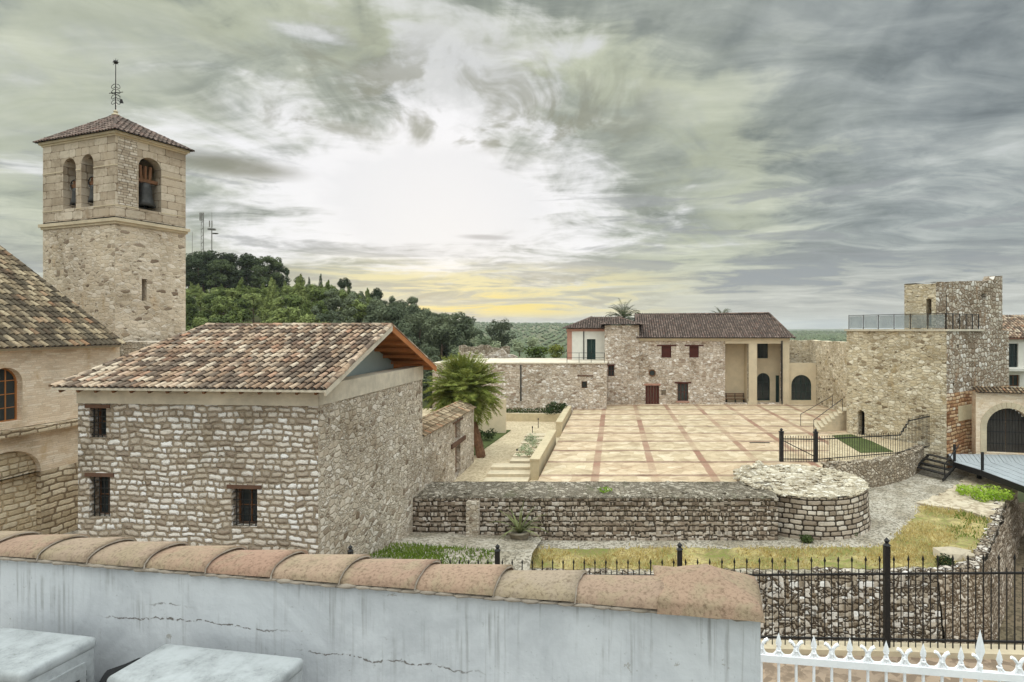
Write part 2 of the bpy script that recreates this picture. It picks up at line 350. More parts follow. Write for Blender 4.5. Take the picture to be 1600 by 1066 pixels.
g, b = new_mat('coping_tile_clay')
p = g.n('ShaderNodeTexCoord').outputs['Object']
rnd = g.n('ShaderNodeObjectInfo').outputs['Random']
c = g.ramp(rnd, [(0, S(148, 116, 98)), (.3, S(162, 138, 118)), (.6, S(154, 138, 120)), (1, S(156, 122, 104))])
n = g.noise(p, 60, 4, .7); n2 = g.noise(p, 7, 4, .6, .6)
c = g.mix(g.ss(n2, .42, .66, 0, .75), c, S(150, 134, 110))
n3 = g.noise(p, 19, 5, .7, .5)
c = g.mix(g.ss(n3, .54, .70, 0, .55), c, S(112, 92, 76))
c = g.mix(1, c, g.ramp(n, [(.28, (.5, .47, .45)), (.52, (1, 1, 1))]), 'MULTIPLY')
fin(g, b, c, .9, g.bump(g.m('ADD', n, n2), .5, .006))

g, b = new_mat('whitewash')
p = posof(g); X, Y, Z = g.sep(p)
base = g.mix(g.noise(p, 2.2, 5, .6), S(182, 184, 189), S(212, 213, 217))
drip = g.noise(g.xyz(g.m('MULTIPLY', X, 44), g.m('MULTIPLY', Y, 44), g.m('MULTIPLY', Z, 1.6)), 1, 4, .6)
top = g.ss(Z, 6.05, 6.6)
spots = g.noise(p, 38, 3, .6)
big = g.noise(p, 1.3, 5, .7, .6)
c = g.mix(g.ss(big, .45, .7, 0, .45), base, S(150, 152, 158))
c = g.mix(g.m('MULTIPLY', g.m('MULTIPLY', g.ss(drip, .48, .72), g.ss(g.noise(p, 3.1, 4, .6), .4, .6)), g.m('ADD', .30, g.m('MULTIPLY', top, .40))), c, S(126, 124, 122))
c = g.mix(g.ss(spots, .66, .74, 0, .55), c, S(150, 150, 152))
fl = g.noise(g.v('ADD', p, (3, 5, 1)), 7.5, 6, .72, .3)
c = g.mix(g.ss(fl, .665, .675, 0, .75), c, S(158, 152, 144))
c = g.mix(g.ss(g.m('ABSOLUTE', g.m('SUBTRACT', fl, .665)), .006, .001, 0, .6), c, S(104, 100, 96))
warp = g.noise(p, 5, 4, .7); warp2 = g.noise(g.v('ADD', p, (4, 1, 2)), 1.1, 2, .5)
for zc, x0, x1 in ((6.33, -2.9, -1.6), (6.22, -1.7, -.55), (6.40, -2.6, -2.2)):
    off = g.m('ABSOLUTE', g.m('SUBTRACT', g.m('ADD', Z, g.m('MULTIPLY', g.m('SUBTRACT', warp, .5), .10)), g.m('ADD', zc, g.m('MULTIPLY', g.m('SUBTRACT', warp2, .5), .12))))
    line = g.m('MULTIPLY', g.ss(off, .006, .001), g.m('MULTIPLY', g.ss(X, x0, x0+.2), g.ss(X, x1, x1-.3)))
    c = g.mix(g.m('MULTIPLY', line, g.ss(spots, .40, .50)), c, S(104, 98, 94))
fin(g, b, c, .85, g.bump(g.m('ADD', g.noise(p, 14, 4, .6), g.m('MULTIPLY', warp, .5)), .35, .012))

g, b = new_mat('ac_paint')
p = posof(g); n = g.noise(p, 5.5, 7, .75); n2 = g.noise(p, 70, 4, .7)
nz = g.sep(g.n('ShaderNodeNewGeometry').outputs['Normal'])[2]
c = g.mix(g.ss(n, .35, .75), S(172, 174, 176), S(128, 130, 131))
c = g.mix(g.m('MULTIPLY', g.ss(n2, .55, .70), g.m('MULTIPLY', g.ss(n, .45, .6), g.ss(nz, .5, .9))), c, S(112, 112, 106))
fin(g, b, c, .5, g.bump(n2, .1, .003))

# plaza paving with reddish bands on a 3.18 m grid
g, b = new_mat('plaza_paving')
p = posof(g); X, Y, Z = g.sep(p)
wv = g.v('ADD', p, g.v('SCALE', g.v('SUBTRACT', g.noise(p, 1.2, 2, .5, 0, True), (.5, .5, .5)), .12))
X2, Y2, _ = g.sep(wv)
P_ = 3.18
fx = g.m('FRACT', g.m('DIVIDE', g.m('SUBTRACT', X2, 5.33-P_*20-P_/2), P_)); fy = g.m('FRACT', g.m('DIVIDE', g.m('SUBTRACT', Y2, 31.2-P_*20-P_/2), P_))
cx = g.m('MULTIPLY', g.m('ABSOLUTE', g.m('SUBTRACT', fx, .5)), P_); cy = g.m('MULTIPLY', g.m('ABSOLUTE', g.m('SUBTRACT', fy, .5)), P_)
cell = g.v('FLOOR', g.v('DIVIDE', g.v('SUBTRACT', p, (5.33-P_*20, 31.2-P_*20, 0)), (P_, P_, 1000)))
cr = g.white(cell)['Value']
flag = g.vor(g.v('MULTIPLY', wv, (1, 1, 0)), 1.7, 'F1', '2D', 1); fe = g.vor(g.v('MULTIPLY', wv, (1, 1, 0)), 1.7, 'DISTANCE_TO_EDGE', '2D', 1)['Distance']
fr_ = g.sep(flag['Color'])[0]
n = g.noise(p, 1.1, 5, .65); nf = g.noise(p, 9, 3, .6)
c = g.ramp(fr_, [(0, S(178, 158, 130)), (.5, S(200, 180, 150)), (1, S(214, 197, 170))])
c = g.mix(g.ss(fe, .03, .005, 0, .55), c, S(160, 136, 104))
c = g.mix(g.m('MULTIPLY', cr, .3), c, S(212, 178, 152))
bandx = g.ss(cx, .24, .18); bandy = g.ss(cy, .27, .17); nbr = g.noise(p, .55, 3, .6)
segr = g.white(g.xyz(g.m('FLOOR', g.m('DIVIDE', g.m('SUBTRACT', X, 5.33-P_*20-P_/2), P_)), g.m('FLOOR', g.m('DIVIDE', g.m('SUBTRACT', Y, 31.2-P_*20), P_)), 5))['Value']
c = g.mix(g.m('MULTIPLY', bandx, g.m('MULTIPLY', g.ss(nbr, .25, .6, .5, 1), g.ss(segr, .1, .9, .35, .98))), c, g.mix(nf, S(126, 88, 72), S(172, 132, 112)))
c = g.mix(g.m('MULTIPLY', bandy, g.ss(nbr, .65, .3, .55, .95)), c, S(128, 98, 84))
dg = g.m('ABSOLUTE', g.m('SUBTRACT', fx, fy)); dg2 = g.m('ABSOLUTE', g.m('SUBTRACT', g.m('ADD', fx, fy), 1))
diag = g.m('MULTIPLY', g.ss(g.m('MINIMUM', dg, dg2), .022, .010), g.ss(cr, .52, .62, 0, .5))
c = g.mix(diag, c, S(160, 120, 92))
c = g.mix(1, c, g.ramp(n, [(.32, (.74, .71, .68)), (.58, (1, 1, 1))]), 'MULTIPLY')
nn2 = g.noise(p, 3.6, 5, .7)
c = g.mix(g.ss(nn2, .56, .72, 0, .5), c, S(140, 124, 104))
fin(g, b, c, .9, g.bump(g.m('ADD', g.ss(fe, 0, .05), nf), .5, .02))

def ground_mat(name, a, b_, dark, sc=8, bmp=.5, big=.5):
    g, b = new_mat(name); p = posof(g)
    n = g.noise(p, sc, 5, .7); n2 = g.noise(p, big, 4, .6, .4); v = g.vor(p, sc*1.7, 'F1', '3D')
    c = g.mix(g.ss(n2, .35, .65), a, b_)
    c = g.mix(g.ss(g.m('ADD', g.m('MULTIPLY', n, .6), g.m('MULTIPLY', g.sep(v['Color'])[0], .4)), .55, .38, 0, .7), c, dark)
    fin(g, b, c, .95, g.bump(g.m('ADD', n, v['Distance']), bmp, .03))
ground_mat('gravel_mat', S(192, 182, 168), S(158, 147, 130), S(96, 88, 74), 7, .7, .7)
ground_mat('path_mat', S(206, 188, 158), S(190, 172, 144), S(160, 140, 112), 5, .4)
ground_mat('street_mat', S(164, 142, 122), S(146, 128, 112), S(108, 92, 78), 4, .25)
ground_mat('moat_floor_mat', S(130, 112, 92), S(112, 100, 80), S(70, 60, 46), 5)
ground_mat('lawn_mat', S(96, 104, 58), S(80, 90, 48), S(58, 66, 36), 9, .5)
ground_mat('dry_grass_mat', S(186, 168, 116), S(122, 124, 66), S(136, 118, 84), 6, .6, .8)
ground_mat('terrain_mat', S(78, 84, 52), S(98, 98, 64), S(56, 64, 40), .12, .1, .01)
ground_mat('rock_slab_mat', S(206, 192, 170), S(190, 174, 150), S(150, 132, 110), 3, .7)

# foliage: leaf faces with per-tree and per-clump variation
def leaf(name, dark, mid, light, sc=.9, trans=.15):
    g, b = new_mat(name); p = g.n('ShaderNodeTexCoord').outputs['Object']
    rnd = g.n('ShaderNodeObjectInfo').outputs['Random']
    n = g.noise(p, sc, 3, .6)
    k = g.m('ADD', g.m('MULTIPLY', n, .75), g.m('MULTIPLY', rnd, .35))
    c = g.ramp(k, [(.30, dark), (.52, mid), (.75, light)])
    fin(g, b, c, .75)
    b.inputs['Specular IOR Level'].default_value = .15
    o = [x for x in g.t.nodes if x.type == 'OUTPUT_MATERIAL'][0]
    tr = g.n('ShaderNodeBsdfTranslucent'); g.put(tr.inputs[0], c); mx = g.n('ShaderNodeMixShader'); mx.inputs[0].default_value = trans
    g.t.links.new(b.outputs[0], mx.inputs[1]); g.t.links.new(tr.outputs[0], mx.inputs[2]); g.t.links.new(mx.outputs[0], o.inputs[0])
leaf('pine_dark', S(48, 56, 38), S(70, 80, 54), S(94, 104, 68), .5)
leaf('pine_light', S(62, 72, 42), S(106, 118, 64), S(144, 152, 92), .7)
leaf('pine_grey', S(66, 74, 56), S(92, 100, 76), S(118, 124, 96), .6)
leaf('cypress_leaf', S(36, 48, 32), S(50, 64, 42), S(66, 80, 52), .6)
leaf('oak_dark', S(48, 54, 44), S(62, 68, 54), S(80, 86, 66), .6)
leaf('palm_leaf', S(54, 68, 32), S(98, 112, 48), S(152, 156, 82), 1.6, .25)
leaf('palm_far_leaf', S(60, 68, 44), S(80, 86, 56), S(100, 104, 70), .8)
leaf('palm_dry', S(134, 96, 54), S(168, 124, 74), S(190, 150, 96), 1)
leaf('bush_leaf', S(60, 76, 32), S(90, 104, 42), S(128, 132, 60), .9)
leaf('bright_leaf', S(92, 124, 34), S(136, 168, 48), S(176, 196, 84), 1.2, .3)
leaf('hedge_leaf', S(36, 48, 26), S(56, 70, 36), S(80, 92, 48), 1.5)
leaf('agave_leaf', S(110, 116, 78), S(146, 148, 104), S(176, 172, 128), 1.5)
leaf('blade_dry', S(150, 132, 82), S(190, 168, 108), S(214, 198, 146), 2.5, .3)
leaf('blade_green', S(70, 94, 34), S(100, 124, 46), S(132, 148, 64), 2.5, .3)
leaf('olive_leaf', S(82, 94, 70), S(104, 114, 86), S(128, 134, 104), .02)
leaf('scrub_leaf', S(110, 122, 94), S(140, 148, 116), S(168, 172, 140), .6)


# ------------------------------------------------------------------ mesh helpers
class MB:
    def __init__(s): s.v = []; s.f = []; s.uv = []; s.mi = []
    def face(s, pts, uv=None, m=0):
        i = len(s.v); s.v += [tuple(p) for p in pts]; s.f.append(tuple(range(i, i+len(pts)))); s.uv.append(uv); s.mi.append(m)
    def idx(s, verts, faces, uv=None, m=0):
        i = len(s.v); s.v += [tuple(p) for p in verts]
        for f in faces: s.f.append(tuple(i+k for k in f)); s.uv.append([uv]*len(f) if uv else None); s.mi.append(m)
    def box(s, a, b, m=0):
        (x0, y0, z0), (x1, y1, z1) = a, b
        vs = [(x0, y0, z0), (x1, y0, z0), (x1, y1, z0), (x0, y1, z0), (x0, y0, z1), (x1, y0, z1), (x1, y1, z1), (x0, y1, z1)]
        s.idx(vs, [(0, 3, 2, 1), (4, 5, 6, 7), (0, 1, 5, 4), (1, 2, 6, 5), (2, 3, 7, 6), (3, 0, 4, 7)], m=m)
    def hexa(s, c, m=0):
        s.idx(c, [(0, 3, 2, 1), (4, 5, 6, 7), (0, 1, 5, 4), (1, 2, 6, 5), (2, 3, 7, 6), (3, 0, 4, 7)], m=m)
    def beam(s, a, b, wd, ht, m=0):
        """rectangular bar from a to b, wd wide, ht high (centred)"""
        a, b = Vector(a), Vector(b); t = (b-a).normalized(); r = t.cross(Vector((0, 0, 1)))
        if r.length < 1e-4: r = Vector((1, 0, 0))
        r.normalize(); u = r.cross(t).normalized(); r *= wd/2; u *= ht/2
        s.hexa([a-r-u, a+r-u, b+r-u, b-r-u, a-r+u, a+r+u, b+r+u, b-r+u], m)
    def prism(s, poly, z0, z1, m=0, mtop=None):
        n = len(poly); zz = lambda z, p: z(p) if callable(z) else z
        bt = [(p[0], p[1], zz(z0, p)) for p in poly]; tp = [(p[0], p[1], zz(z1, p)) for p in poly]
        s.face(tp, m=m if mtop is None else mtop); s.face(bt[::-1], m=m)
        for i in range(n):
            j = (i+1) % n; s.face([bt[i], bt[j], tp[j], tp[i]], m=m)
    def tube(s, pts, rad, n=6, m=0, caps=True):
        pts = [Vector(p) for p in pts]; rings = []
        for i, p in enumerate(pts):
            t = (pts[min(i+1, len(pts)-1)]-pts[max(i-1, 0)]).normalized()
            a = t.cross(Vector((0, 0, 1)));
            if a.length < .05: a = t.cross(Vector((0, 1, 0)))
            a.normalize(); b = t.cross(a); r = rad[i] if hasattr(rad, '__len__') else rad
            rings.append([p+a*(r*math.cos(2*PI*k/n))+b*(r*math.sin(2*PI*k/n)) for k in range(n)])
        vs = [q for r in rings for q in r]; fs = []
        for i in range(len(pts)-1):
            for k in range(n):
                k2 = (k+1) % n; fs.append((i*n+k, i*n+k2, (i+1)*n+k2, (i+1)*n+k))
        if caps: fs.append(tuple(range(n))); fs.append(tuple((len(pts)-1)*n+k for k in range(n)))
        s.idx(vs, fs, m=m)
    def lathe(s, prof, c, n=20, m=0):
        c = Vector(c); vs = []; fs = []
        for r, z in prof:
            vs += [c+Vector((r*math.cos(2*PI*k/n), r*math.sin(2*PI*k/n), z)) for k in range(n)]
        for i in range(len(prof)-1):
            for k in range(n):
                k2 = (k+1) % n; fs.append((i*n+k, i*n+k2, (i+1)*n+k2, (i+1)*n+k))
        s.idx(vs, fs, m=m)
    def blob(s, c, r, seed=0, m=0, amp=.25):
        """a rough stone"""
        bm = bmesh.new(); bmesh.ops.create_icosphere(bm, subdivisions=1, radius=1)
        rn = random.Random(seed)
        vs = [Vector(c)+Vector((v.co.x*r[0], v.co.y*r[1], v.co.z*r[2]))*(1+rn.uniform(-amp, amp)) for v in bm.verts]
        fs = [tuple(v.index for v in f.verts) for f in bm.faces]; bm.free(); s.idx(vs, fs, m=m)
    def build(s, name, mats, parent=None, smooth=False):
        me = bpy.data.meshes.new(name); me.from_pydata(s.v, [], s.f)
        mats = mats if isinstance(mats, (list, tuple)) else [mats]
        for q in mats: me.materials.append(M[q])
        uvl = me.uv_layers.new(name='UVMap'); dat = np.zeros(len(me.loops)*2, dtype=np.float32)
        k = 0; V = s.v
        for f, uv in zip(s.f, s.uv):
            if uv is None:
                nx = ny = nz = 0.
                for a in range(len(f)):
                    p, q = V[f[a]], V[f[(a+1) % len(f)]]
                    nx += (p[1]-q[1])*(p[2]+q[2]); ny += (p[2]-q[2])*(p[0]+q[0]); nz += (p[0]-q[0])*(p[1]+q[1])
                L = math.sqrt(nx*nx+ny*ny+nz*nz) or 1; h = math.hypot(nx, ny)
                if abs(nz)/L > .75:
                    for a in f: dat[k], dat[k+1] = V[a][0], V[a][1]; k += 2
                else:
                    tx, ty = -ny/h, nx/h
                    for a in f: dat[k], dat[k+1] = V[a][0]*tx+V[a][1]*ty, V[a][2]; k += 2
            else:
                for q in uv: dat[k], dat[k+1] = q; k += 2
        uvl.data.foreach_set('uv', dat)
        me.polygons.foreach_set('material_index', np.array(s.mi, dtype=np.int32))
        if smooth: me.polygons.foreach_set('use_smooth', np.ones(len(s.f), dtype=bool))
        me.update()
        return link(name, me, parent)

def link(name, me, parent=None):
    o = bpy.data.objects.new(name, me); COL.objects.link(o)
    if parent is not None:
        o.parent = parent
        if parent.type == 'EMPTY': o.matrix_parent_inverse = Matrix.Translation(-Vector(parent.location))
    return o

def tag(o, label, cat, group=None, kind=None):
    o['label'] = label; o['category'] = cat
    if group: o['group'] = group
    if kind: o['kind'] = kind
    return o
def thing(name, label, cat, loc=(0, 0, 0), group=None):
    o = bpy.data.objects.new(name, None); COL.objects.link(o); o.location = loc; o.empty_display_size = .3
    return tag(o, label, cat, group)
def structure(o, label=None):
    o['kind'] = 'structure'
    if label: o['label'] = label
    return o
def copy_tree(o, parent=None):
    c = o.copy(); COL.objects.link(c)
    if parent is not None: c.parent = parent
    for ch in o.children: copy_tree(ch, c)
    return c


class Wall:
    """upright wall from P0 to P1 (left to right seen from outside)"""
    def __init__(s, P0, P1, z0, z1, th=.5):
        s.P0 = Vector((P0[0], P0[1])); s.P1 = Vector((P1[0], P1[1])); s.L = (s.P1-s.P0).length
        s.d = (s.P1-s.P0)/s.L; s.n = Vector((s.d.y, -s.d.x)); s.z0, s.z1, s.th = z0, z1, th; s.ops = []
    def pt(s, u, off, z):
        q = s.P0+s.d*u+s.n*off; return Vector((q.x, q.y, z))
    def u_px(s, px):
        k = (px-PX0)/F_PX; return (k*s.P0.y-s.P0.x)/(s.d.x-k*s.d.y)
    def z_py(s, u, py):
        return EYE-(py-PY0)/F_PX*(s.P0.y+s.d.y*u)
    def rect(s, px0, px1, py0, py1):
        u0, u1 = s.u_px(px0), s.u_px(px1); um = (u0+u1)/2
        return [u0, u1, s.z_py(um, py1), s.z_py(um, py0)]
    def op(s, u0, u1, v0, v1, arch=False, rise=None):
        s.ops.append((u0, u1, v0, v1, arch, rise if rise else (u1-u0)/2)); return (u0, u1, v0, v1)
    def mesh(s, mb, m=0, top=None, back=False, caps=False):
        """skin with the openings cut out, reveals included; top(u) may give an uneven top"""
        us = sorted({0., s.L}|{x for o in s.ops for x in o[:2]})
        zs = sorted({s.z0, s.z1}|{x for o in s.ops for x in o[2:4]})
        if top:
            us = sorted(set(us)|{i*.35 for i in range(1, int(s.L/.35))})
        for off in ((0, -s.th) if back or caps else (0,)):
            for a, b in zip(us, us[1:]):
                for c, e in zip(zs, zs[1:]):
                    um, zm = (a+b)/2, (c+e)/2
                    if any(o[0] < um < o[1] and o[2] < zm < o[3] for o in s.ops): continue
                    za, zb = (top(a), top(b)) if top and e == s.z1 else (e, e)
                    q = [s.pt(a, off, c), s.pt(b, off, c), s.pt(b, off, zb), s.pt(a, off, za)]
                    mb.face(q if off == 0 else q[::-1], m=m)
            for o in s.ops:
                if o[4]:
                    arc = s.arc(o)
                    for (ua, za), (ub, zb) in zip(arc, arc[1:]):
                        mb.face([s.pt(ua, off, za), s.pt(ub, off, zb), s.pt(ub, off, o[3]), s.pt(ua, off, o[3])], m=m)
        t = s.th
        for a, b in zip(us, us[1:]):
            za, zb = (top(a), top(b)) if top else (s.z1, s.z1)
            mb.face([s.pt(a, 0, za), s.pt(b, 0, zb), s.pt(b, -t, zb), s.pt(a, -t, za)], m=m)
        if caps:
            za, zb = (top(0), top(s.L)) if top else (s.z1, s.z1)
            mb.face([s.pt(0, 0, s.z0), s.pt(0, 0, za), s.pt(0, -t, za), s.pt(0, -t, s.z0)], m=m)
            mb.face([s.pt(s.L, 0, s.z0), s.pt(s.L, -t, s.z0), s.pt(s.L, -t, zb), s.pt(s.L, 0, zb)], m=m)
        for o in s.ops:
            out = [(o[0], o[2])]+(s.arc(o) if o[4] else [(o[0], o[3]), (o[1], o[3])])+[(o[1], o[2])]
            for (ua, za), (ub, zb) in zip(out, out[1:]+out[:1]):
                mb.face([s.pt(ua, 0, za), s.pt(ub, 0, zb), s.pt(ub, -t, zb), s.pt(ua, -t, za)], m=m)
    def arc(s, o, n=12):
        u0, u1, v0, v1, _, rise = o; c = (u0+u1)/2; r = (u1-u0)/2
        return [(c-r*math.cos(PI*k/n), v1-rise+rise*math.sin(PI*k/n)) for k in range(n+1)]
    def box(s, mb, u0, u1, o0, o1, z0, z1, m=0):
        a = min(o0, o1); c = max(o0, o1)
        mb.hexa([s.pt(u0, c, z0), s.pt(u1, c, z0), s.pt(u1, a, z0), s.pt(u0, a, z0), s.pt(u0, c, z1), s.pt(u1, c, z1), s.pt(u1, a, z1), s.pt(u0, a, z1)], m)

def window(W, r, parent, rec=.22, frame='old_wood', pane='glass_dark', nx=2, nz=2, fw=.06, arch=None, grille=None, lintel=None, sill=None, name='window'):
    """a framed window in the opening r of wall W: frame mesh > pane, grille; lintel and sill are parts of the house"""
    u0, u1, v0, v1 = r; e = .004
    f = MB(); p = MB()
    if arch:
        o = (u0, u1, v0, v1, True, arch); pts = W.arc(o, 14)
        out = [(u0, v0)]+pts+[(u1, v0)]
        inn = []
        cu, cv = (u0+u1)/2, (v0+v1)/2
        for (a, c) in out:
            k = 1-fw/max(.05, (u1-u0)/2); k2 = 1-fw/max(.05, (v1-v0)/2)
            inn.append((cu+(a-cu)*k, cv+(c-cv)*k2))
        for i in range(len(out)):
            j = (i+1) % len(out)
            q = [out[i], out[j], inn[j], inn[i]]
            f.hexa([W.pt(*x, z) for x, z in [((a, -rec-.05), c) for a, c in q]]+[W.pt(*x, z) for x, z in [((a, -rec), c) for a, c in q]])
        p.face([W.pt(a, -rec-.04, c) for a, c in inn])
        ztop = lambda u: v1-arch+arch*math.sqrt(max(0, 1-((u-cu)/((u1-u0)/2))**2))
    else:
        W.box(f, u0+e, u1-e, -rec-.06, -rec, v0+e, v0+fw); W.box(f, u0+e, u1-e, -rec-.06, -rec, v1-fw, v1-e)
        W.box(f, u0+e, u0+fw, -rec-.06, -rec, v0+fw, v1-fw); W.box(f, u1-fw, u1-e, -rec-.06, -rec, v0+fw, v1-fw)
        p.face([W.pt(u0+fw, -rec-.04, v0+fw), W.pt(u1-fw, -rec-.04, v0+fw), W.pt(u1-fw, -rec-.04, v1-fw), W.pt(u0+fw, -rec-.04, v1-fw)])
        ztop = lambda u: v1-fw
    for i in range(1, nx):
        u = u0+(u1-u0)*i/nx; W.box(f, u-fw*.35, u+fw*.35, -rec-.055, -rec-.01, v0+fw, ztop(u))
    for i in range(1, nz):
        z = v0+(v1-v0)*i/nz
        hw = (u1-u0)/2-fw
        if arch and z > v1-arch: hw *= math.sqrt(max(0, 1-((z-v1+arch)/arch)**2))
        W.box(f, (u0+u1)/2-hw, (u0+u1)/2+hw, -rec-.05, -rec-.015, z-fw*.3, z+fw*.3)
    fo = f.build(name, frame, parent); p.build('pane', pane, fo)
    if grille:
        q = MB(); nb, nh = grille
        for i in range(nb):
            u = u0+(u1-u0)*(i+.5)/nb; q.beam(W.pt(u, -.08, v0), W.pt(u, -.08, v1), .022, .022)
        for i in range(nh):
            z = v0+(v1-v0)*(i+.5)/nh; q.beam(W.pt(u0, -.065, z), W.pt(u1, -.065, z), .02, .022)
        q.build('grille', 'black_iron', fo)
    if lintel:
        l = MB(); ex, lh, mat = lintel; W.box(l, u0-ex, u1+ex, -.2, .035, v1+.005, v1+lh); l.build('lintel', mat, parent)
    if sill:
        l = MB(); W.box(l, u0-.1, u1+.1, -.1, .06, v0-.09, v0-.005); l.build('sill', sill, parent)
    return fo

def tiled(mb, O, eu, ev, poly, tw=.24, tl=.38, lift=.018, r=.072, seed=1, under=1, jit=.012):
    """barrel-tiled roof slope: poly in (u along the eave, v up the slope); covers are half round, one per tile"""
    O, eu, ev = Vector(O), Vector(eu).normalized(), Vector(ev).normalized(); nn = eu.cross(ev).normalized()
    if nn.z < 0: nn = -nn
    rn = random.Random(seed)
    P = lambda u, v, h: O+eu*u+ev*v+nn*h
    mb.face([P(u, v, 0) for u, v in poly], m=under)
    def span(u):
        ys = []
        for (ua, va), (ub, vb) in zip(poly, poly[1:]+poly[:1]):
            if (ua-u)*(ub-u) <= 0 and ua != ub: ys.append(va+(vb-va)*(u-ua)/(ub-ua))
        return (min(ys), max(ys)) if len(ys) >= 2 else None
    u0, u1 = min(p[0] for p in poly), max(p[0] for p in poly)
    n = max(1, round((u1-u0)/tw)); K = 5
    for i in range(n):
        uc = u0+(i+.5)*(u1-u0)/n; sp = span(uc)
        if not sp or sp[1]-sp[0] < .06: continue
        v = sp[0]-.05
        while v < sp[1]-.03:
            v2 = min(v+tl+.05, sp[1]+.02); du = rn.uniform(-jit, jit); dh = rn.uniform(0, jit); du2 = du+rn.uniform(-jit, jit)
            ra, rb = r*1.08, r*.88; vs = []
            for (vv, rad, hh, dd) in ((v, ra, lift+.012+dh, du), (v2, rb, .006+dh*.4, du2)):
                for k in range(K+1):
                    a = PI*k/K; vs.append(P(uc+dd-rad*math.cos(a), vv, hh+rad*.95*math.sin(a)))
            fs = [(k, k+1, K+2+k, K+1+k) for k in range(K)]
            mb.idx(vs, fs, uv=(rn.random(), rn.random()))
            v += tl

def gridz(mb, x0, x1, y0, y1, nx, ny, fz, m=0):
    vs = []; fs = []
    for j in range(ny+1):
        for i in range(nx+1):
            x, y = x0+(x1-x0)*i/nx, y0+(y1-y0)*j/ny; vs.append((x, y, fz(x, y)))
    for j in range(ny):
        for i in range(nx):
            a = j*(nx+1)+i; fs.append((a, a+1, a+nx+2, a+nx+1))
    mb.idx(vs, fs, m=m)

def sm(a, b, x):
    t = max(0, min(1, (x-a)/(b-a))); return t*t*(3-2*t)
def interp(xs, x):
    if x <= xs[0][0]: return xs[0][1]
    for (a, fa), (b, fb) in zip(xs, xs[1:]):
        if x <= b: return fa+(fb-fa)*(x-a)/(b-a)
    return xs[-1][1]
def hn(x, y):
    return math.sin(x*.7+1.3*math.sin(y*.31))*.5+math.sin(y*.9+x*.23+2)*.3+math.sin(x*2.1-y*1.7)*.2

# ------------------------------------------------------------------ terrain, hills, terraces
RIDGE = [(-320, 26), (-200, 24), (-112, 20.0), (-87, 19.5), (-70, 16.0), (-60, 13), (-50, 10), (-37, 4.5), (-27, -1.5), (-10, -5), (20, -6), (400, -6)]
def terrain(x, y):
    r = math.hypot(x, y)
    base = -5.0-4*sm(60, 200, r)+3*sm(300, 700, r)
    k = sm(58, 150, y) if y < 150 else 1-.75*sm(165, 340, y)
    ang = x/max(y, 1.)
    far = 30*sm(420, 1500, r)*(1-.80*sm(-.05, .25, ang)) + 3.0*hn(x*.008, y*.008)*sm(400, 900, r)
    far -= 46*sm(1700, 2600, r)*(1-sm(.1, .3, ang))
    far += 14*sm(3000, 5200, r)*sm(.15, .35, ang)
    hill = max(0, interp(RIDGE, x*150/max(y, 100) if y > 100 else x*150/100)+5)*k
    return base+hill+far+.35*hn(x*.15, y*.15)*sm(70, 110, r)
mb = MB()
xs = sorted(set([-9000, -5000, -3000, -2000]+list(range(-1400, -400, 100))+list(range(-400, 400, 8))+list(range(400, 1500, 100))+[2000, 3000, 5000, 9000]))
ys = sorted(set([-900, -400, -150, -60]+list(range(-20, 400, 8))+list(range(400, 1800, 60))+[2000, 2400, 3000, 3600, 4300, 5200, 7000, 9000]))
vs = [(x, y, terrain(x, y)) for y in ys for x in xs]; n = len(xs)
mb.idx(vs, [(j*n+i, j*n+i+1, (j+1)*n+i+1, (j+1)*n+i) for j in range(len(ys)-1) for i in range(n-1)])
structure(mb.build('ground', 'terrain_mat', smooth=True), 'open country rolling to the horizon')

ZT = -1.5                                   # moat terrace level
def sheet(name, poly, z, th, mat, label):
    m_ = MB(); m_.prism(poly, z-th, z); return structure(m_.build(name, mat), label)
sheet('plaza', [(-4.0, 27.2), (7.2, 27.2), (9.6, 28.4), (12.0, 33.3), (13.2, 35.4), (16.2, 43.6), (22, 46), (22, 63), (-4.0, 63)], 0, 4.5, 'plaza_paving', 'cream stone plaza crossed by reddish paving bands')
sheet('path', [(-25, 27.3), (-4.004, 27.3), (-4.004, 62), (-25, 62)], -.6, 3.9, 'path_mat', 'pale path along the sunken garden')
tp = [(-9.0, 22.2), (-4, 22.0), (2, 21.9), (8, 22.0), (12.2, 22.0), (14.2, 22.6), (16.0, 24.6), (18.4, 27.6), (21.4, 31.6), (24.5, 35.5), (24.5, 42), (13.25, 42), (13.25, 35.3), (12.06, 33.2), (9.64, 28.3), (7.2, 27.15), (-9.0, 27.15)]
m_ = MB(); m_.prism(tp, -4.6, ZT)
structure(m_.build('moat_terrace', 'gravel_mat'), 'gravel terrace below the rampart')
def street_z(p): return 1.12+.12*p[0]
m_ = MB(); m_.prism([(-40, 3.6), (12, 3.6), (12, 10.0), (7.6, 10.55), (5.2, 11.12), (1.36, 12.12), (-2.7, 13.3), (-6.6, 14.5), (-7.6, 17.2), (-40, 17.2)], -5, street_z)
structure(m_.build('street', 'street_mat'), 'sloping street paved in reddish stone')
m_ = MB(); m_.prism([(-40, 17.21), (-9.3, 17.21), (-9.3, 27.15), (-40, 27.15)], -5, lambda p: .15 if p[1] < 18 else -.75)
structure(m_.build('lane', 'gravel_mat'), 'rough lane behind the houses')
m_ = MB(); gridz(m_, -9, 30, 9, 40, 40, 30, lambda x, y: -4.2+.25*hn(x, y)); structure(m_.build('moat_floor', 'moat_floor_mat', smooth=True), 'earth floor of the dry moat')
